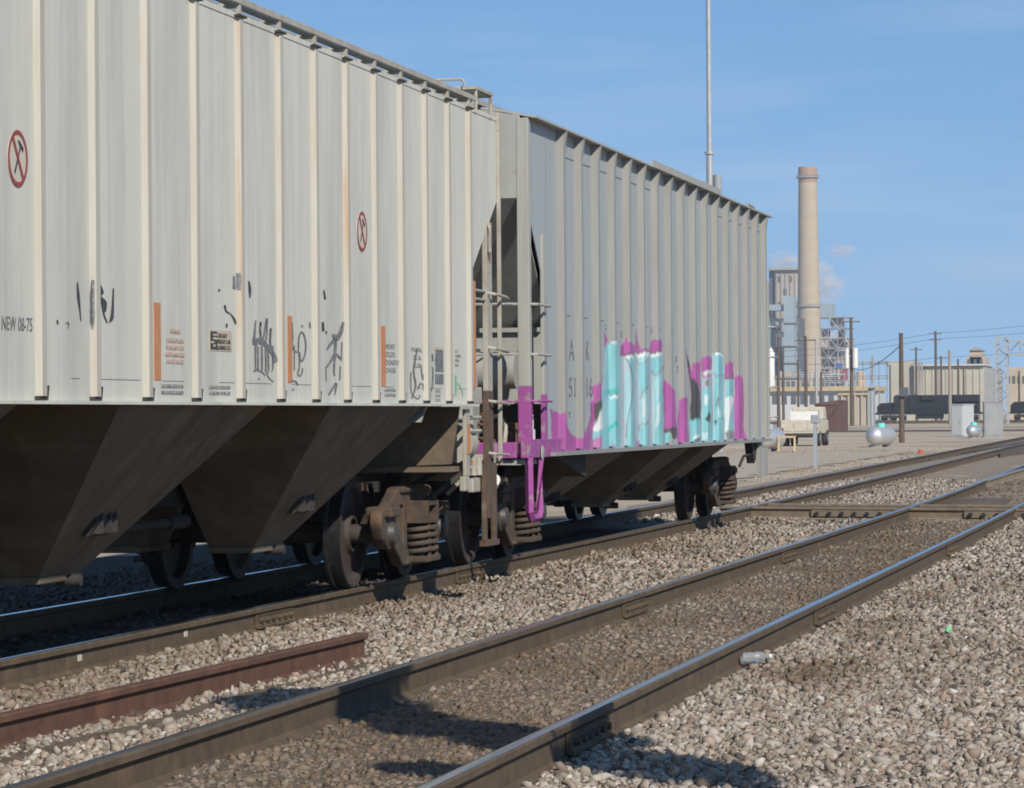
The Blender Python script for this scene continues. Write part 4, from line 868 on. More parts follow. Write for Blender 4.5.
for k, (z, y) in enumerate(((1.12, 29.3), (1.25, 29.45), (1.36, 29.7))): MB().tube([(-6.3-.1*k, y, z), (-6.6, y+.1, z+.05), (-7.2, y+.05, z), (-7.4, y+.1, z-.1)], .018, 6).build('brake_rod', 'rust', c2)
MB().tube([(-6.15, 29.2, 1.1), (-6.17, 29.22, .9), (-6.25, 29.3, .75), (-6.4, 29.5, .72)], .016, 6).build('hand_brake_chain', 'under_dark', c2)
MB().box((-6.8, 29.3, 1.0), (-6.5, 29.6, 1.45)).cyl((-6.65, 29.25, 1.25), (-6.65, 29.32, 1.25), .12).build('brake_valve', 'end_grey', c2, bevel=.02)
MB().tube([(-6.2, 27.5, 1.05), (-6.4, 27.6, 1.4), (-6.9, 27.7, 1.45), (-7.2, 27.7, 1.1)], .02, 6).build('brake_pipe', 'under_dark', c1)
MB().bar((-6.1, 27.2, .9), (-6.5, 26.9, .55), .04).bar((-6.3, 27.6, .95), (-6.9, 27.2, .6), .035).build('brake_lever', 'under_dark', c1)
for y in (27.05, 27.25): MB().cyl((-6.0, y, .86), (-6.0, y, 1.0), .03, n=8).build('pipe_elbow', 'cream', c1)
# the next car of the train, coupled behind the near one
c0 = copy_tree(c1, None, (0, -18.45, 0)); c0['label'] = 'off-white covered hopper car coupled behind the near one'
# couplers and hose between the cars
MB().box((XC1-.09, 28.33, .77), (XC1+.09, 28.52, .93)).box((XC1-.15, 28.40, .70), (XC1+.17, 28.56, 1.0)).build('coupler', 'rust', c1, bevel=.02)
MB().box((XC1-.09, 28.50, .77), (XC1+.09, 28.64, .93)).box((XC1-.17, 28.44, .72), (XC1+.12, 28.60, .98)).build('coupler', 'rust', c2, bevel=.02)
MB().tube([(XC1+.35, 28.1, .80), (XC1+.36, 28.2, .62), (XC1+.36, 28.35, .42), (XC1+.36, 28.48, .40)], .024, 8).build('air_hose', 'under_dark', c1, smooth=60)
MB().tube([(XC1+.35, 28.9, .76), (XC1+.36, 28.8, .60), (XC1+.36, 28.65, .43), (XC1+.36, 28.48, .40)], .024, 8).build('air_hose', 'under_dark', c2, smooth=60)
MB().cyl((XC1+.35, 27.3, .86), (XC1+.35, 28.12, .80), .03).build('train_line', 'cream', c1); MB().cyl((XC1+.35, 29.5, .82), (XC1+.35, 28.88, .76), .03).build('train_line', 'cream', c2)
MB().lathe([(0, .03), (.3, .07), (1, .03)], (-6.1, 28.2, .82), (-6.1, 28.35, .74), 10).build('uncoupling_lever', 'white', c1)
MB().tube([(-6.0, 27.95, .92), (-6.1, 28.0, .85), (-7.3, 28.05, .8)], .015, 6).build('uncoupling_rod', 'cream', c1)

# ------------------------------------------------------------------ trackside things
def gl(px, py, z=-.36): return onz(px, py, z)
# small unseen tree, added outside the picture to cast a shadow over the empty track
def tree():
    clumps = []
    for px, py, h, rad in ((300, 694, 4.6, .40), (330, 700, 4.6, .48), (356, 708, 4.5, .34), (390, 716, 4.5, .26), (425, 726, 4.3, .24), (480, 728, 4.3, .26), (548, 738, 4.1, .40), (430, 765, 4.0, .22), (640, 762, 3.9, .35), (700, 768, 4.0, .3), (330, 690, 4.9, .35)):
        g = onz(px, py, -.15); clumps.append((g + SUN * (h / SUN.z), rad))
    cen = sum((c for c, _ in clumps), Vector()) / len(clumps); base = Vector((cen.x + .3, cen.y - .2, -.32))
    t = thing('shadow_tree', base, 'unseen tree with loose crown added to cast the shadow on the empty track', 'tree')
    fork = Vector((base.x, base.y, 2.9)); MB().tube([base, base + Vector((.05, .03, 1.2)), fork], .07, 9).build('shadow_tree_trunk', 'wood', t, smooth=60)
    for c, rad in clumps: MB().tube([fork - Vector((0, 0, .1)), fork.lerp(c, .5) + Vector((0, 0, .15)), c], .022, 6).build('shadow_tree_limb', 'wood', t, smooth=60)
    b = MB(); rr = random.Random(3)
    for c, rad in clumps:
        for k in range(int(3400 * rad)):
            v = Vector((rr.gauss(0, 1), rr.gauss(0, 1), rr.gauss(0, 1))); v = v.normalized() * rad * rr.random() ** .5
            u = Vector((rr.gauss(0, 1), rr.gauss(0, 1), rr.gauss(0, 1))).normalized() * .045; w = u.orthogonal().normalized() * .028; p = c + v
            b.add([p-u, p+w, p+u, p-w], [(0, 1, 2, 3)])
    b.build('crown', 'leaf', t)
mat('leaf', (.07, .10, .035), (.10, .11, .04), 3, .7)
tree()

# bottle and scraps on the ballast
c = onz(756, 657, -.10); d = Vector((.9, .42, .03)).normalized()
bt = thing('plastic_bottle', (c.x, c.y, -.16), 'crushed clear plastic bottle on the ballast beside the rail', 'bottle')
MB().lathe([(0, .02), (.02, .031), (.3, .033), (.42, .027), (.55, .033), (.75, .031), (.88, .013), (1, .012)], c - d*.09, c + d*.08, 14).build('bottle_body', 'clear_plastic', bt, smooth=50)
MB().cyl(c + d*.08, c + d*.096, .013).build('bottle_cap', 'white', bt)
c = onz(947, 632, -.15)
tag(MB().lathe([(0, .022), (.6, .024), (1, .018)], c, c + Vector((.02, .01, .035)), 8).add([(c.x-.02, c.y, c.z), (c.x+.04, c.y+.02, c.z+.02), (c.x+.02, c.y+.05, c.z+.03)], [(0, 1, 2)]).build('plastic_scrap', 'green_paint', None), 'small green plastic scrap lying on the ballast', 'scrap')
c = onz(921, 453.5, -.3)
hy = thing('marker_cone', (c.x, c.y, -.3), 'small orange marker on the ground beyond the rails', 'marker')
MB().lathe([(0, .13), (.5, .11), (1, .05)], (c.x, c.y, -.32), (c.x, c.y, -.14), 12).build('cone_body', 'orange', hy); MB().box((c.x-.15, c.y-.15, -.36), (c.x+.15, c.y+.15, -.31)).build('cone_base', 'orange', hy)

wd = MB(); rw = random.Random(5)
for k in range(46):
    px = rw.choice([rw.uniform(760, 870), rw.uniform(850, 864), rw.uniform(780, 800)]); g = onz(px, 478 - (px-760)*.14 + rw.uniform(-4, 3), -.3)
    for q in range(9):
        a = rw.uniform(0, 6.28); h = rw.uniform(.06, .2); d = Vector((math.cos(a), math.sin(a), 0)); p = Vector((g.x, g.y, -.33)) + d * rw.uniform(0, .12); w = Vector((-d.y, d.x, 0)) * .008
        wd.add([p-w, p+w, p + d*h*.4 + Vector((0, 0, h))], [(0, 1, 2)])
mat('dry_grass', (.36, .27, .12), (.28, .22, .11), 3, .9)
stuff(wd.build('dry_grass', 'dry_grass'))
# short steel post by the track
c = gl(815.5, 470, -.33)
po = thing('marker_post', (c.x, c.y, -.35), 'short grey steel post with a thick top beside the track', 'post')
MB().box((c.x-.055, c.y-.05, -.4), (c.x+.055, c.y+.05, 1.05)).build('post_shaft', 'steel_grey', po)
MB().box((c.x-.12, c.y-.08, 1.05), (c.x+.13, c.y+.1, 1.30)).build('post_head', 'steel_grey', po, bevel=.03)
# propane tanks
def tank(px, py, Y_scale, ln, r, rot, label, teal=True):
    c = gl(px, py); o = thing('propane_tank', c, label, 'tank', None)
    d = Vector((math.cos(rot), math.sin(rot), 0)); cc = c + Vector((0, 0, r + .12))
    prof = [(0, .02), (.02, .35), (.06, .7), (.12, .93), (.18, 1), (.82, 1), (.88, .93), (.94, .7), (.98, .35), (1, .02)]
    MB().lathe([(t, q*r) for t, q in prof], cc - d*ln/2, cc + d*ln/2, 28).build('tank_shell', 'silver', o, smooth=60)
    MB().cyl(cc + Vector((0, 0, r-.05)), cc + Vector((0, 0, r+.16)), .2, n=16).build('valve_dome', 'teal' if teal else 'silver', o, smooth=40)
    n = Vector((-d.y, d.x, 0))
    for s in (-.3, .3): MB().bar(cc + d*ln*s - n*r*.7 + Vector((0, 0, -r-.08)), cc + d*ln*s + n*r*.7 + Vector((0, 0, -r-.08)), .2, .2).build('tank_saddle', 'grey_box', o)
tank(881, 447.5, 1, 2.2, .46, math.radians(71), 'silver propane tank with teal dome beside a brown wooden pole')
tank(974, 438.5, 1, 2.4, .38, math.radians(85), 'silver propane tank with teal dome in front of the metal cabinets')
tank(769, 452, 1, 2.4, .48, math.radians(76), 'silver propane tank beside the wooden sawhorse behind the hopper car', teal=False)
# sawhorse
c = gl(787, 452); sh = thing('sawhorse', c, 'pale lumber sawhorse frame standing by the white truck', 'sawhorse'); w = .36
MB().box((c.x-w-.03, c.y-.03, c.z+.62), (c.x+w+.03, c.y+.03, c.z+.71)).build('top_rail', 'lumber', sh)
for s in (-1, 1):
    for q in (-1, 1): MB().bar((c.x+s*w, c.y+q*.22, c.z), (c.x+s*w*.95, c.y+q*.02, c.z+.64), .07).build('leg', 'lumber', sh)
# metal cabinets
def cabinet(px0, px1, pyt, pyb, depth, m, label, rot=0, door=True):
    a = gl(px0, pyb); b_ = ony(px1, pyb, a.y); t = ony(px0, pyt, a.y); o = thing('equipment_cabinet', ((a.x+b_.x)/2, a.y+depth/2, -.36), label, 'cabinet')
    w = b_.x - a.x; zt = t.z
    parts_ = [MB().box((a.x, a.y, -.30), (b_.x, a.y+depth, zt)).build('cabinet_body', m, o, bevel=.02), MB().box((a.x-.04, a.y-.04, zt), (b_.x+.04, a.y+depth+.04, zt+.06)).build('cabinet_roof', m, o), MB().box((a.x-.08, a.y-.08, -.45), (b_.x+.08, a.y+depth+.08, -.30)).build('cabinet_plinth', 'grey_box', o)]
    dm = MB().box((a.x+.08, a.y-.025, -.2), (b_.x-.08, a.y-.001, zt-.1)).build('door', m, o)
    MB().box((b_.x-.2, a.y-.06, .6), (b_.x-.16, a.y-.026, .8)).build('handle', 'galv', dm)
    o.rotation_euler.z = rot; return o
cabinet(955, 968.5, 405, 437, 1.6, 'silver_paint', 'bright white metal cabinet beside the small propane tank', rot=math.radians(-24))
cabinet(983, 1002, 402.5, 437.5, 1.2, 'grey_box', 'tall grey metal cabinet beside the lattice signal bridge', rot=math.radians(8))
# service truck seen from behind
c = gl(800, 446.5); tk = thing('service_truck', c, 'rusty white service truck with box body seen from behind', 'truck'); wv = 1.0; y0 = c.y
MB().box((c.x-wv, y0, .30), (c.x+wv*.95, y0+3.2, 1.0)).build('utility_body', 'truck_white', tk, bevel=.03)
for s in (-.96, -.3, .36): MB().box((c.x+s, y0-.025, .42), (c.x+s+.58, y0-.002, .93)).build('tool_door', 'truck_white', tk, bevel=.01)
MB().box((c.x-.58, y0+.6, .98), (c.x+.85, y0+1.0, 1.45)).build('headboard', 'white', tk, bevel=.02)
MB().box((c.x-.9, y0+3.3, .3), (c.x+.9, y0+5.0, 1.0)).prism([(y0+3.3, 1.0), (y0+3.4, 1.68), (y0+4.5, 1.68), (y0+5.0, 1.0)], 'x', c.x-.82, c.x+.82).build('cab', 'truck_white', tk, bevel=.05)
MB().box((c.x-.6, y0+3.28, 1.08), (c.x+.6, y0+3.34, 1.46)).build('rear_window', 'glass_dark', tk)
MB().box((c.x-.4, y0+.05, .1), (c.x+.4, y0+5, .36)).build('chassis', 'under_dark', tk)
MB().box((c.x-.9, y0-.06, .16), (c.x+.95, y0+.02, .30)).build('rear_bumper', 'under_dark', tk)
for s in (-1, 1):
    for yy in (.8, 4.2): 
        wh = MB().lathe([(0, .36), (.1, .42), (.9, .42), (1, .36)], (c.x+s*.97, y0+yy, .06), (c.x+s*.66, y0+yy, .06), 20).build('wheel', 'under_dark', tk, smooth=40); MB().cyl((c.x+s*.975, y0+yy, .06), (c.x+s*.9, y0+yy, .06), .2).build('rim', 'galv', wh)
    MB().box((c.x+s*.88-.05, y0-.035, .44), (c.x+s*.88+.05, y0-.005, .60)).build('tail_light', 'red', tk)
# brown box shed
a = gl(815, 431.5); w2 = ony(843, 431, a.y).x; t = ony(815, 404, a.y).z
bs = thing('storage_container', ((a.x+w2)/2, a.y, -.36), 'brown steel storage container standing by the yard tracks', 'container')
xm = a.x + (w2-a.x)*.80
MB().add([(a.x, a.y, -.36), (xm, a.y, -.36), (w2, a.y+4.5, -.36), (a.x+.6, a.y+4.5, -.36), (a.x, a.y, t+.05), (xm, a.y, t+.35), (w2, a.y+4.5, t+.35), (a.x+.6, a.y+4.5, t+.05)], [(0,3,2,1),(4,5,6,7),(0,1,5,4),(1,2,6,5),(2,3,7,6),(3,0,4,7)]).build('container_shell', 'brown_box', bs)
for k in range(9): xx = a.x + (xm-a.x)*(k+.5)/9; MB().box((xx-.05, a.y-.05, -.3), (xx+.05, a.y, t-.05)).build('corrugation', 'brown_box', bs)
MB().box((a.x-.1, a.y-.1, t-.1), (xm+.05, a.y-.001, t+.02)).build('top_rail', 'brown_box', bs)

# ------------------------------------------------------------------ locomotives on the yard track
def loco(px0, px1, pyb, Y, label):
    a = ony(px0, pyb, Y); b_ = ony(px1, pyb, Y); x0, x1 = a.x, b_.x; o = thing('locomotive', ((x0+x1)/2, Y, -.2), label, 'locomotive', None)
    Lh = x1 - x0; w = 1.5
    MB().box((x0, Y-w, 1.0), (x1, Y+w, 1.35)).build('underframe', 'loco_black', o)
    MB().prism([(x0+Lh*.17, 1.35), (x0+Lh*.17, 4.0), (x0+Lh*.20, 4.25), (x0+Lh*.30, 4.25), (x0+Lh*.30, 1.35)], 'y', Y-w, Y+w).build('cab', 'loco_black', o, bevel=.1)
    MB().prism([(x0+.3, 1.35), (x0+.3, 2.4), (x0+.9, 2.9), (x0+Lh*.17, 3.0), (x0+Lh*.17, 1.35)], 'y', Y-1.2, Y+1.2).build('short_hood', 'loco_black', o, bevel=.1)
    MB().box((x0+Lh*.30, Y-1.0, 1.35), (x1-.8, Y+1.0, 4.2)).build('long_hood', 'loco_black', o, bevel=.12)
    MB().box((x1-Lh*.28, Y-1.35, 3.0), (x1-.9, Y+1.35, 4.2)).build('radiator', 'loco_black', o, bevel=.1)
    MB().box((x0+Lh*.42, Y-1.4, 3.3), (x0+Lh*.55, Y+1.4, 4.1)).build('dynamic_brake', 'loco_black', o, bevel=.1)
    MB().box((x0+Lh*.38, Y-1.3, .3), (x0+Lh*.62, Y+1.3, 1.0)).build('fuel_tank', 'loco_black', o, bevel=.1)
    for q in (.19, .27): MB().box((x0+Lh*q-.3, Y-w-.02, 3.1), (x0+Lh*q+.3, Y-w+.005, 3.8)).build('cab_window', 'glass_dark', o)
    for q in (.17, .83):
        tr = MB().box((x0+Lh*q-2.1, Y-1.3, .45), (x0+Lh*q+2.1, Y-1.1, .9)).build('bogie', 'under_dark', o)
        for k in (-1.6, 0, 1.6): MB().cyl((x0+Lh*q+k, Y-1.0, .42), (x0+Lh*q+k, Y-.8, .42), .52, n=18).build('wheel', 'under_dark', tr)
    for k in range(9): MB().cyl((x0+1+k*(Lh-2)/8, Y-1.48, 1.35), (x0+1+k*(Lh-2)/8, Y-1.48, 2.3), .03, n=6).build('handrail_post', 'loco_black', o)
    MB().cyl((x0+1, Y-1.48, 2.3), (x1-1, Y-1.48, 2.3), .03, n=6).build('handrail', 'loco_black', o)
loco(876, 985, 423, 560, 'black locomotive standing behind the brown wooden pole')
loco(1009, 1120, 422, 545, 'black locomotive behind the lattice signal bridge')
yt = thing('yard_track', (-60, 555, -.3), 'yard track under the black locomotives', 'track')
for yy in (544.2, 545.7, 559.2, 560.7): MB().box((-260, yy-.04, -.20), (120, yy+.04, 0)).build('rail', 'rail_side', yt)
for yy in (545, 560):
    for k in range(60): MB().box((-75+k*1.2, yy-1.3, -.38), (-74.75+k*1.2, yy+1.3, -.2)).build('tie', 'tie', yt)
def strip(ya, yb, m, nm, dz):
    for k in range(1):
        struct(MB().quad((-400, ya, -.36+dz), (200, ya, -.36+dz), (200, yb, -.36+dz), (-400, yb, -.36+dz)).build(nm, m))
strip(300, 330, 'dark_yard', 'yard_ballast', .012); strip(372, 380, 'dark_yard', 'yard_ballast', .012); strip(520, 590, 'dark_yard', 'yard_ballast', .012); strip(205, 222, 'pale_gravel', 'yard_road', .008)

# ------------------------------------------------------------------ poles, wires, signal bridge
def upole(px, pyt, Y, r, m, label, arms=0, group=None, cat='pole', name='utility_pole', top=None):
    t = ony(px, pyt, Y); o = thing(name, (t.x, Y, -.4), label, cat, group)
    MB().lathe([(0, r*1.15), (1, r*.8)], (t.x, Y, -.5), (t.x, Y, t.z), 10).build('pole_shaft', m, o, smooth=40)
    for k in range(arms):
        z = t.z - .5 - k*1.1
        ar = MB().box((t.x-1.2, Y-.07, z-.07), (t.x+1.2, Y+.07, z+.07)).build('crossarm', m, o)
        for q in (-1.1, -.5, .5, 1.1): MB().cyl((t.x+q, Y, z+.07), (t.x+q, Y, z+.3), .05, n=8).build('insulator', 'galv', ar)
    return o, t
c = gl(902, 443); _o, tp_ = upole(901, 333, c.y, .14, 'wood', 'dark brown bare wooden pole beside the propane tank')
MB().box((tp_.x-.12, c.y-.3, 2.25), (tp_.x+.4, c.y-.12, 2.75)).build('meter_box', 'plant_dark', _o)
_t = MB().cyl((tp_.x-.05, c.y, 0), (tp_.x-.05, c.y, .1), .16); _t.build('pole_collar', 'wood', _o)
gp = 'thin distant poles in the yard'
PL = {916: 'thin dark pole with one crossarm in front of the warehouse end block', 935.5: 'tall dark pole with two crossarms carrying the wires before the warehouse', 941: 'dark pole with one crossarm close behind the tall wire pole',
      872.5: 'thin pale pole among the pipe bridge legs', 805.5: 'brown pole with a crossarm in front of the chimney foot', 816: 'thin galvanized pole between the chimney and the steel tower', 778: 'tall brown bare pole in front of the blue grey duct', 783: 'shorter brown bare pole behind the white service truck', 798: 'short brown bare pole in front of the chimney foot',
      821: 'short brown bare pole behind the brown container', 1019: 'brown bare pole in front of the low tan building', 890: 'thin brown bare pole at the corner of the warehouse'}
for px, py, Y, r, m, ar in ((916, 347, 640, .22, 'wood', 1), (935.5, 331, 620, .26, 'wood', 2), (941, 356, 700, .24, 'wood', 1), (958, 359, 640, .22, 'wood', 0), (963.5, 367, 640, .2, 'wood', 0),
                            (872.5, 356, 700, .2, 'wood_light', 0), (778, 337, 420, .2, 'wood', 0), (783, 352, 420, .16, 'wood', 0), (805.5, 336, 400, .2, 'wood', 1), (816, 338, 430, .17, 'galv', 0), (798, 360, 420, .16, 'wood', 0), (821, 372, 420, .15, 'wood', 0), (1019, 371, 600, .2, 'wood', 0), (890, 365, 690, .18, 'wood', 0)):
    upole(px, py, Y, r, m, PL.get(px, 'thin dark bare pole in front of the pale beige warehouse wall'), ar, gp)
upole(949.5, 350, 470, .24, 'wood_light', 'pale bare pole standing in front of the black locomotive')
o, t = upole(851, 318, 450, .24, 'wood', 'tall wooden pole with two white cans beside the steel plant tower', 1)
for q in (-.55, .55): MB().cyl((t.x+q, 449.6, t.z-6.6), (t.x+q, 449.6, t.z-4.0), .28 if q < 0 else .36, n=16).build('transformer_can', 'white', o, smooth=40); MB().bar((t.x, 450, t.z-5), (t.x+q, 449.6, t.z-5), .15).build('can_bracket', 'galv', o)
# tall monopole behind the grey car
o, t = upole(708, -40, 150, .13, 'galv', 'tall silver monopole rising behind the grey hopper car', cat='mast', name='lighting_mast')
z1 = ony(711, 153, 150).z; MB().cyl((t.x, 150, z1-.06), (t.x, 150, z1+.06), .22, n=14).build('mast_flange', 'galv', o)
MB().lathe([(0, .19), (1, .15)], (t.x, 150, -.4), (t.x, 150, z1), 12).build('mast_base_tube', 'galv', o, smooth=40)
o, t = upole(717.5, 175, 150, .16, 'steel_grey', 'short grey vent pipe beside the tall silver monopole', cat='pipe', name='vent_pipe')
MB().cyl((t.x, 150, t.z-.85), (t.x, 150, t.z), .19).build('vent_cap', 'steel_grey', o, smooth=40)
def wire(p, q, sag, r, label):
    pts = []
    for k in range(13):
        u = k/12; v = p.lerp(q, u); v.z -= sag * 4 * u * (1-u); pts.append(v)
    tag(MB().tube(pts, r, 5).build('overhead_wire', 'wire', None), label, 'wire', 'overhead wires across the yard')
for (xa, ya, xb, yb, Y) in ((760, 352, 935.5, 333, 620), (935.5, 333, 1110, 312, 620), (760, 358, 935.5, 338.5, 620), (935.5, 338.5, 1110, 321, 620), (805, 364, 941, 357, 660), (941, 357, 1110, 341, 660)):
    wire(ony(xa, ya, Y), ony(xb, yb, Y), .6, .035, 'thin overhead wire between the tall wire pole and the plant' if xa < 850 else 'thin overhead wire running from the tall wire pole past the signal bridge')
wire(ony(901, 345, c.y), ony(851, 367, 450), .8, .03, 'sagging service wire from the dark brown bare pole to the pole with white cans')
# lattice signal bridge
a = gl(1000, 424); Yg = a.y; sb = thing('signal_bridge', (a.x, Yg, -.36), 'silver lattice signal bridge over the yard tracks', 'signal bridge')
def lattice(o, p0, p1, side1, side2, n, th, name):
    p0 = Vector(p0); p1 = Vector(p1); s1 = Vector(side1); s2 = Vector(side2); cs = [(-s1-s2), (s1-s2), (s1+s2), (-s1+s2)]
    for c_ in cs: MB().bar(p0+c_, p1+c_, th*1.6).build('chord', 'galv', o)
    b = MB()
    for k in range(n):
        u = p0.lerp(p1, k/n); v = p0.lerp(p1, (k+1)/n)
        for i in range(4):
            c_, d_ = cs[i], cs[(i+1) % 4]
            b.bar(u+c_, v+d_, th*.8) if k % 2 else b.bar(u+d_, v+c_, th*.8); b.bar(v+c_, v+d_, th*.8)
    b.build(name, 'galv', o)
xl = ony(996.5, 400, Yg).x; xr = ony(1008, 400, Yg).x; zt = ony(1000, 337, Yg).z; xm_ = (xl+xr)/2; hw_ = (xr-xl)/2
lattice(sb, (xm_, Yg, -.36), (xm_, Yg, zt), (hw_, 0, 0), (0, .7, 0), 9, .15, 'column_bracing')
zb0 = ony(1015, 355, Yg).z; zb1 = ony(1015, 341, Yg).z
lattice(sb, (xr-.2, Yg, (zb0+zb1)/2), (xr+26, Yg, (zb0+zb1)/2), (0, 0, (zb1-zb0)/2), (0, .7, 0), 14, .15, 'beam_bracing')
lattice(sb, (xr+27, Yg, -.36), (xr+27, Yg, zt), (hw_, 0, 0), (0, .7, 0), 9, .15, 'column_bracing')

# ------------------------------------------------------------------ buildings and power plant
def fb(px0, px1, pyt, Y, depth, pyb=None):
    x0 = ony(px0, 400, Y).x; x1 = ony(px1, 400, Y).x; zt = ony((px0+px1)/2, pyt, Y).z; zb = -.4 if pyb is None else ony((px0+px1)/2, pyb, Y).z
    return (x0, Y, zb), (x1, Y+depth, zt)
def building(name, px0, px1, pyt, Y, depth, m, label, cat='building', rot=0, pyb=None):
    a, b_ = fb(px0, px1, pyt, Y, depth, pyb); o = thing(name, ((a[0]+b_[0])/2, Y, a[2]), label, cat)
    MB().box(a, b_).build('wall', m, o); return o, a, b_
# beige warehouse with steps
o, a, b_ = building('warehouse', 889, 984, 366, 720, 26, 'beige_wall', 'long pale beige warehouse behind the black locomotive')
MB().box(*fb(889, 913, 361, 718.5, 20)).build('end_block', 'beige_wall', o); MB().box((a[0]-.2, 719, b_[2]), (b_[0]+.3, 747, b_[2]+.35)).build('roof', 'plant_pale', o)
q = fb(984, 994, 368, 720, 30); MB().box((q[0][0], 721, q[0][2]), (q[1][0], 750, q[1][2])).build('annex', 'grey_box', o)  # grey instead of beige paints in the shade on this wall
for k in range(14): xx = a[0] + (b_[0]-a[0])*(k+.5)/14; MB().box((xx-.1, 719.8, -.4), (xx+.1, 719.99, b_[2]-.1)).build('wall_rib', 'beige_wall', o)
for px in (915, 919, 922): q = fb(px-.9, px+.9, 362, 717, 1, 394); MB().box(*q).build('duct', 'plant_steel', o)
o, a, b_ = building('grain_tower', 966, 986, 357, 800, 14, 'tan_wall', 'tan elevator tower rising behind the warehouse')
MB().box(*fb(970, 982, 350.5, 800, 10)).build('head_house', 'tan_wall', o)
for k in range(3): MB().box(*fb(968+k*6, 971+k*6, 359, 799.8, .3, 364)).build('window', 'plant_dark', o)
MB().prism([(ony(969, 400, 800).x, ony(975, 350.5, 800).z), (ony(976, 400, 800).x, ony(975, 347, 800).z), (ony(983, 400, 800).x, ony(975, 350.5, 800).z)], 'y', 799.5, 811).build('roof', 'plant_steel', o)
o, a, b_ = building('low_building', 1006, 1060, 370, 760, 20, 'tan_wall', 'low tan building behind the signal bridge')
MB().box(*fb(1010, 1030, 367, 761, 8)).build('parapet', 'tan_wall', o)
for k in range(4): MB().box(*fb(1008+k*5, 1010.5+k*5, 376, 759.8, .3, 383)).build('window', 'plant_dark', o)
# long conveyor gallery / ochre embankment wall and concrete wall
o, a, b_ = building('loading_shed', 760, 878, 391, 900, 18, 'plant_pale', 'long low loading shed with ochre roof edge in front of the plant')
MB().box(*fb(758, 880, 386.5, 898.5, 20, 391)).build('roof_edge', 'ochre', o)
for k in range(12): MB().box(*fb(763+k*9.4, 768+k*9.4, 395, 899.8, .3, 404)).build('bay_door', 'plant_dark', o)
o, a, b_ = building('concrete_wall', 839, 872, 395, 470, 1.2, 'plant_tan', 'pale concrete retaining wall beside the brown container', 'wall')
for k in range(5): xx = a[0] + (b_[0]-a[0])*(k+.5)/5; MB().box((xx-.15, 469.7, -.4), (xx+.15, 469.99, b_[2])).build('buttress', 'plant_tan', o)
MB().box((a[0]-.1, 469.6, b_[2]), (b_[0]+.1, 471.4, b_[2]+.25)).build('coping', 'ochre', o)
o, a, b_ = building('valve_house', 868, 874, 388, 440, 1.5, 'steel_grey', 'slim grey equipment tower beside the concrete wall'); MB().box(*fb(867, 875, 386.5, 439.5, 2.5, 388)).build('roof', 'steel_grey', o); MB().cyl((b_[0]-.3, 440, -.4), (b_[0]-.3, 440, 5.2), .12).build('vent', 'galv', o)
# pipe bridge to the warehouse
pb = thing('pipe_bridge', ony(872, 392, 760), 'elevated pipe bridge running between the plant and the warehouse', 'bridge'); pb.location.z = -.4
for py in (361.5, 363.5, 375.5, 378): 
    q = fb(852, 890, py, 760, .5, py+1.1); MB().box(*q).build('pipe_run', 'plant_steel', pb)
for px in (855, 863, 871, 879, 887): q = fb(px-.4, px+.4, 361, 760, .5); MB().box(*q).build('trestle_leg', 'plant_steel', pb)
o, a, b_ = building('turbine_hall', 812, 849, 338, 1640, 25, 'plant_tan', 'weathered tan turbine hall behind the open steel frame')
MB().box(*fb(811, 832, 333, 1641, 20, 338)).build('roof_house', 'plant_pale', o)
for k in range(9): MB().box(*fb(813+k*4, 813.7+k*4, 339, 1639.5, .45)).build('wall_column', 'plant_steel', o)
for k, (x, y) in enumerate(((822, 343), (834, 343), (842, 349), (826, 356), (838, 362), (845, 358), (822, 369), (832, 374))): MB().box(*fb(x, x+3, y, 1639.4, .5, y+4)).build('louvre', 'plant_dark' if k % 2 else 'plant_pale', o)
# chimney
Yc = 1500
def cx(px, Y): return ony(px, 400, Y).x
ch = thing('chimney', (cx(809, Yc), Yc, -.4), 'tall tan concrete chimney with a red brown top', 'chimney')
zt = ony(808, 167, Yc).z; z_b = ony(808, 310, Yc).z; xcn = cx(809.5, Yc); s_ = 1500/3400*1.02
prof = [(0, 12.6*s_), (.30, 11.4*s_), (.385, 11.2*s_), (.7, 10*s_), (1, 9.2*s_)]
MB().lathe(prof, (xcn, Yc, -.4), (xcn, Yc, zt-7), 40).build('shaft', 'concrete_stack', ch, smooth=60)
MB().lathe([(0, 9.25*s_), (.8, 9.4*s_), (1, 9.0*s_)], (xcn, Yc, zt-7), (xcn, Yc, zt), 40).build('crown', 'stack_top', ch, smooth=40)
for z, r in ((ony(808, 178, Yc).z, 11.2*s_), (ony(808, 307, Yc).z, 12.8*s_)):
    g = MB().lathe([(0, r), (1, r)], (xcn, Yc, z), (xcn, Yc, z+.5), 32).build('gallery', 'plant_steel', ch)
    b = MB()
    for k in range(24): an = 2*math.pi*k/24; b.cyl((xcn+r*math.cos(an), Yc+r*math.sin(an), z), (xcn+r*math.cos(an), Yc+r*math.sin(an), z+1.4), .09, n=5)
    b.lathe([(0, r), (1, r)], (xcn, Yc, z+1.3), (xcn, Yc, z+1.45), 32, cap=False); b.build('railing', 'plant_steel', g)
for k in range(1, 9):
    t_ = k / 9; rr2 = float(np.interp(t_, [p[0] for p in prof], [p[1] for p in prof])) + .06; z_ = -.4 + (zt - 7 + .4) * t_
    MB().lathe([(0, rr2), (1, rr2)], (xcn, Yc, z_), (xcn, Yc, z_ + .35), 40, cap=False).build('band', 'plant_tan', ch)
MB().box((xcn-.4, Yc-12.9*s_, 3), (xcn+.4, Yc-9.4*s_, 6)).build('stack_door', 'plant_dark', ch)
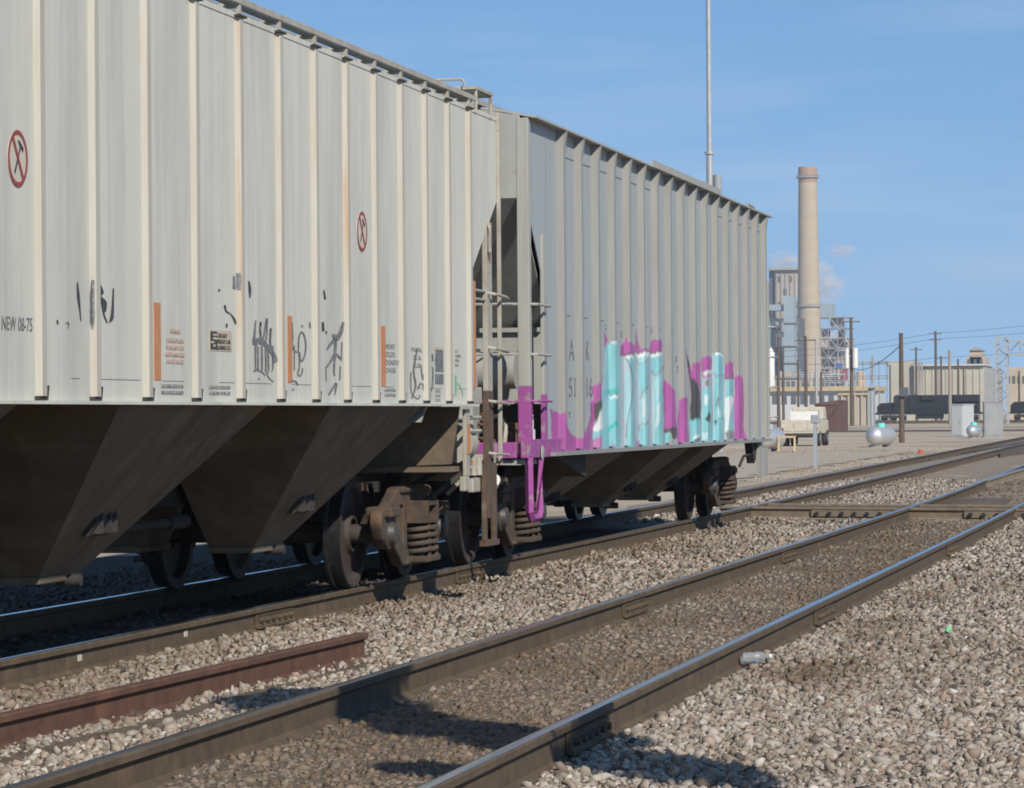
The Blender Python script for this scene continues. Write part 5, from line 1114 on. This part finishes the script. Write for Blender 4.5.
# boiler house etc
o, a, b_ = building('boiler_house', 776, 804, 269, 1560, 30, 'plant_tan', 'tall weathered boiler house behind the chimney')
MB().box(*fb(770, 776.2, 271, 1562, 26)).build('stair_tower', 'plant_dark', o); MB().box(*fb(769, 806, 267.5, 1558, 36, 270)).build('roof', 'plant_steel', o)
for r_ in range(4):
    for k in ((0, 2), (1,), (0, 3), (2, 3))[r_]: MB().box(*fb(779+k*5.5, 782+k*5.5, 276+r_*13, 1559.7, .5, 282+r_*13)).build('window', 'plant_dark', o)
for k in range(6): MB().box(*fb(777+k*4.6, 777.6+k*4.6, 270, 1559.5, .45)).build('wall_column', 'plant_steel', o)
o, a, b_ = building('duct_tower', 784.5, 794.5, 296, 1450, 10, 'plant_bluegrey', 'blue grey sheet metal duct tower beside the chimney', 'tower')
for py in (322, 345, 362): MB().box(*fb(783.5, 796, py, 1449, 13, py+1)).build('stiffener', 'plant_steel', o)
MB().box(*fb(766, 786, 304.5, 1452, 12, 310.5)).build('cross_duct', 'plant_bluegrey', o); MB().box(*fb(764, 769.5, 304.5, 1453, 9)).build('side_duct', 'plant_bluegrey', o)
o, a, b_ = building('precipitator', 769, 800, 318, 1475, 20, 'plant_dark', 'dark precipitator block behind the blue grey duct', 'building')
for k in range(5):
    for r_ in range(4): MB().box(*fb(769.6+k*6.2, 773+k*6.2, 322+r_*15, 1474.5, .6, 332+r_*15)).build('panel', 'steel_grey' if (k+r_) % 3 else 'plant_bluegrey', o)
for k in range(7): MB().box(*fb(767.5+k*2.5, 769.5+k*2.5, 318+abs(k-3)*1.2, 1470, 2, 320+abs(k-3)*1.2)).build('catwalk', 'plant_steel', o)
o = thing('storage_silo', (cx(771, 1350), 1350, -.4), 'white cylindrical silo by the plant beside the hopper car end', 'silo'); 
MB().lathe([(0, 1.6), (.93, 1.6), (1, .5)], (cx(771, 1350), 1350, -.4), (cx(771, 1350), 1350, ony(771, 348, 1350).z), 20).build('silo_shell', 'white', o, smooth=40); MB().cyl((cx(771, 1350), 1350, ony(771, 349, 1350).z), (cx(771, 1350), 1350, ony(771, 346, 1350).z), .4).build('silo_vent', 'plant_steel', o)
# open steel boiler structure on the right of the chimney
st = thing('steel_frame_tower', (cx(836, 1540), 1540, -.4), 'open steel boiler frame with floors and bracing right of the chimney', 'tower')
cols = [821, 829, 838, 845, 851.5]; lev = [317, 328, 338, 348, 358, 368, 378, 388]
for dY in (0, 14):
    for px in cols: q = fb(px-.35, px+.35, 316 if px > 829 else 312, 1540+dY, .5); MB().box(*q).build('column', 'plant_steel', st)
for py in lev: MB().box(*fb(819, 852, py, 1540, 15, py+.9)).build('floor', 'plant_steel', st)
for i in range(len(lev)-1):
    for k in range(4):
        if (i + k) % 2: p = ony(cols[k], lev[i], 1539.6); q = ony(cols[k+1], lev[i+1], 1539.6)
        else: p = ony(cols[k+1], lev[i], 1539.6); q = ony(cols[k], lev[i+1], 1539.6)
        MB().bar(p, q, .28).build('brace', 'plant_pale' if k % 2 else 'plant_steel', st)
for (x0, x1, y0, y1, m) in ((822, 829, 330, 337, 'plant_tan'), (830, 837, 340, 347, 'plant_steel'), (839, 844, 330, 347, 'brown_box'), (821, 836, 349, 357, 'plant_steel'), (846, 850, 342, 357, 'plant_tan'), (822, 833, 359, 367, 'plant_steel'), (839, 850, 351, 357, 'plant_steel'), (821, 828, 369, 377, 'plant_dark'), (831, 843, 318.5, 327, 'plant_steel')):
    MB().box(*fb(x0, x1, y0, 1544, 8, y1)).build('boiler_equipment', m, st)
MB().box(*fb(837, 842, 363, 1538, 3, 368)).build('blue_vessel', 'blue', st); MB().box(*fb(842, 847, 369, 1538, 3, 380)).build('red_vessel', 'maroon', st)
MB().box(*fb(819, 833, 304, 1560, 12, 318)).build('upper_duct', 'plant_bluegrey', st)
o, a, b_ = building('fan_house', 824, 846, 376, 1560, 14, 'plant_pale', 'pale fan house at the foot of the steel tower')
MB().box(*fb(823, 847, 374.5, 1559, 16, 376)).build('roof', 'plant_pale', o)
for k in range(4): MB().box(*fb(826+k*5, 829+k*5, 380, 1559.7, .5, 384)).build('window', 'plant_dark', o)
o = thing('storage_tank', (cx(861, 1250), 1250, -.4), 'tan vertical storage tank right of the steel tower', 'tank')
MB().lathe([(0, 1.6), (.95, 1.6), (1, 1.0)], (cx(861, 1250), 1250, -.4), (cx(861, 1250), 1250, ony(861, 371, 1250).z), 20).build('tank_shell', 'ochre', o, smooth=40); MB().cyl((cx(861, 1250)+1.7, 1250, 0), (cx(861, 1250)+1.7, 1250, 14), .15).build('pipe', 'plant_steel', o)
o, a, b_ = building('pump_building', 775, 798, 378, 1330, 12, 'plant_tan', 'small tan pump building at the foot of the duct tower')
MB().box(*fb(774, 799, 376, 1329, 14, 378)).build('roof', 'plant_steel', o)
for k in range(4): MB().box(*fb(777+k*5, 780+k*5, 381, 1329.6, .5, 386)).build('window', 'plant_dark', o)
MB().box(*fb(778, 792, 371, 1331, 8, 376)).build('penthouse', 'plant_tan', o)

pr_ = thing('pipe_rack', (cx(822, 1395), 1395, -.4), 'cluttered pipe rack and vessels at the foot of the chimney', 'pipe rack')
rp = random.Random(9)
for px in range(790, 860, 5): MB().box(*fb(px-.3, px+.3, 372 + rp.uniform(-4, 5), 1395, .8)).build('rack_column', 'plant_steel', pr_)
for k in range(9): py = 372 + k*2.1; x0 = 788 + rp.uniform(0, 14); MB().box(*fb(x0, x0 + rp.uniform(25, 60), py, 1394 + k*.3, .6, py + rp.uniform(.5, .9))).build('pipe_run', rp.choice(['plant_pale', 'plant_steel', 'plant_tan']), pr_)
for k in range(12):
    px = rp.uniform(790, 856); w = rp.uniform(1, 3.4); py = rp.uniform(368, 384)
    MB().lathe([(0, w*.21), (.9, w*.21), (1, w*.1)], (cx(px, 1398), 1398, -.4), (cx(px, 1398), 1398, ony(px, py, 1398).z), 12).build('vessel', rp.choice(['plant_pale', 'plant_tan', 'plant_bluegrey', 'ochre', 'plant_steel']), pr_, smooth=40)
for k in range(7):
    px = rp.uniform(770, 800); MB().box(*fb(px, px+rp.uniform(1, 4), rp.uniform(325, 372), 1468, 2)).build('stack_duct', rp.choice(['plant_pale', 'plant_steel', 'plant_bluegrey']), pr_)
# ------------------------------------------------------------------ steam and haze
def vol(name, dens, col, noise=None, ani=.2):
    m = bpy.data.materials.new(name); m.use_nodes = True; t = m.node_tree; t.nodes.clear()
    o = t.nodes.new('ShaderNodeOutputMaterial'); p = t.nodes.new('ShaderNodeVolumePrincipled'); p.inputs['Color'].default_value = (*col, 1); p.inputs['Density'].default_value = dens; p.inputs['Anisotropy'].default_value = ani
    t.links.new(p.outputs[0], o.inputs['Volume'])
    if noise:
        tcn = t.nodes.new('ShaderNodeTexCoord'); n = t.nodes.new('ShaderNodeTexNoise'); n.inputs['Scale'].default_value = noise; n.inputs['Detail'].default_value = 6
        gr = t.nodes.new('ShaderNodeTexGradient'); gr.gradient_type = 'SPHERICAL'; t.links.new(tcn.outputs['Object'], gr.inputs['Vector'])
        mr = t.nodes.new('ShaderNodeMapRange'); mr.inputs['From Min'].default_value = .43; mr.inputs['From Max'].default_value = .72; mr.inputs['To Max'].default_value = dens
        mu = t.nodes.new('ShaderNodeMath'); mu.operation = 'MULTIPLY'
        t.links.new(tcn.outputs['Object'], n.inputs['Vector']); t.links.new(n.outputs['Fac'], mr.inputs['Value']); t.links.new(mr.outputs['Result'], mu.inputs[0]); t.links.new(gr.outputs['Fac'], mu.inputs[1]); t.links.new(mu.outputs[0], p.inputs['Density'])
    MATS[name] = m; return m
vol('steam_vol', .6, (.95, .95, .97), 2.4)
vol('haze_vol', .00017, (.74, .86, 1.0))
bm = bmesh.new(); bmesh.ops.create_icosphere(bm, subdivisions=3, radius=1); ime = bpy.data.meshes.new('steam_plume'); bm.to_mesh(ime); bm.free(); ime.materials.append(MATS['steam_vol'])
for (px, py, rx, rz, Y) in ((786, 262, 20, 10, 1600), (826, 287, 19, 17, 1600), (818, 270, 15, 12, 1600), (842, 250, 15, 7, 1620)):
    c = ony(px, py, Y); o = link(bpy.data.objects.new('steam_plume', ime), None); o.location = c; k = Y/3400; o.scale = (rx*k*1.2, rx*k*1.2, rz*k*1.3); stuff(o)
hz = MB().box((-3600, -480, -2.5), (3600, 3700, 150)).build('haze', 'haze_vol'); stuff(hz)
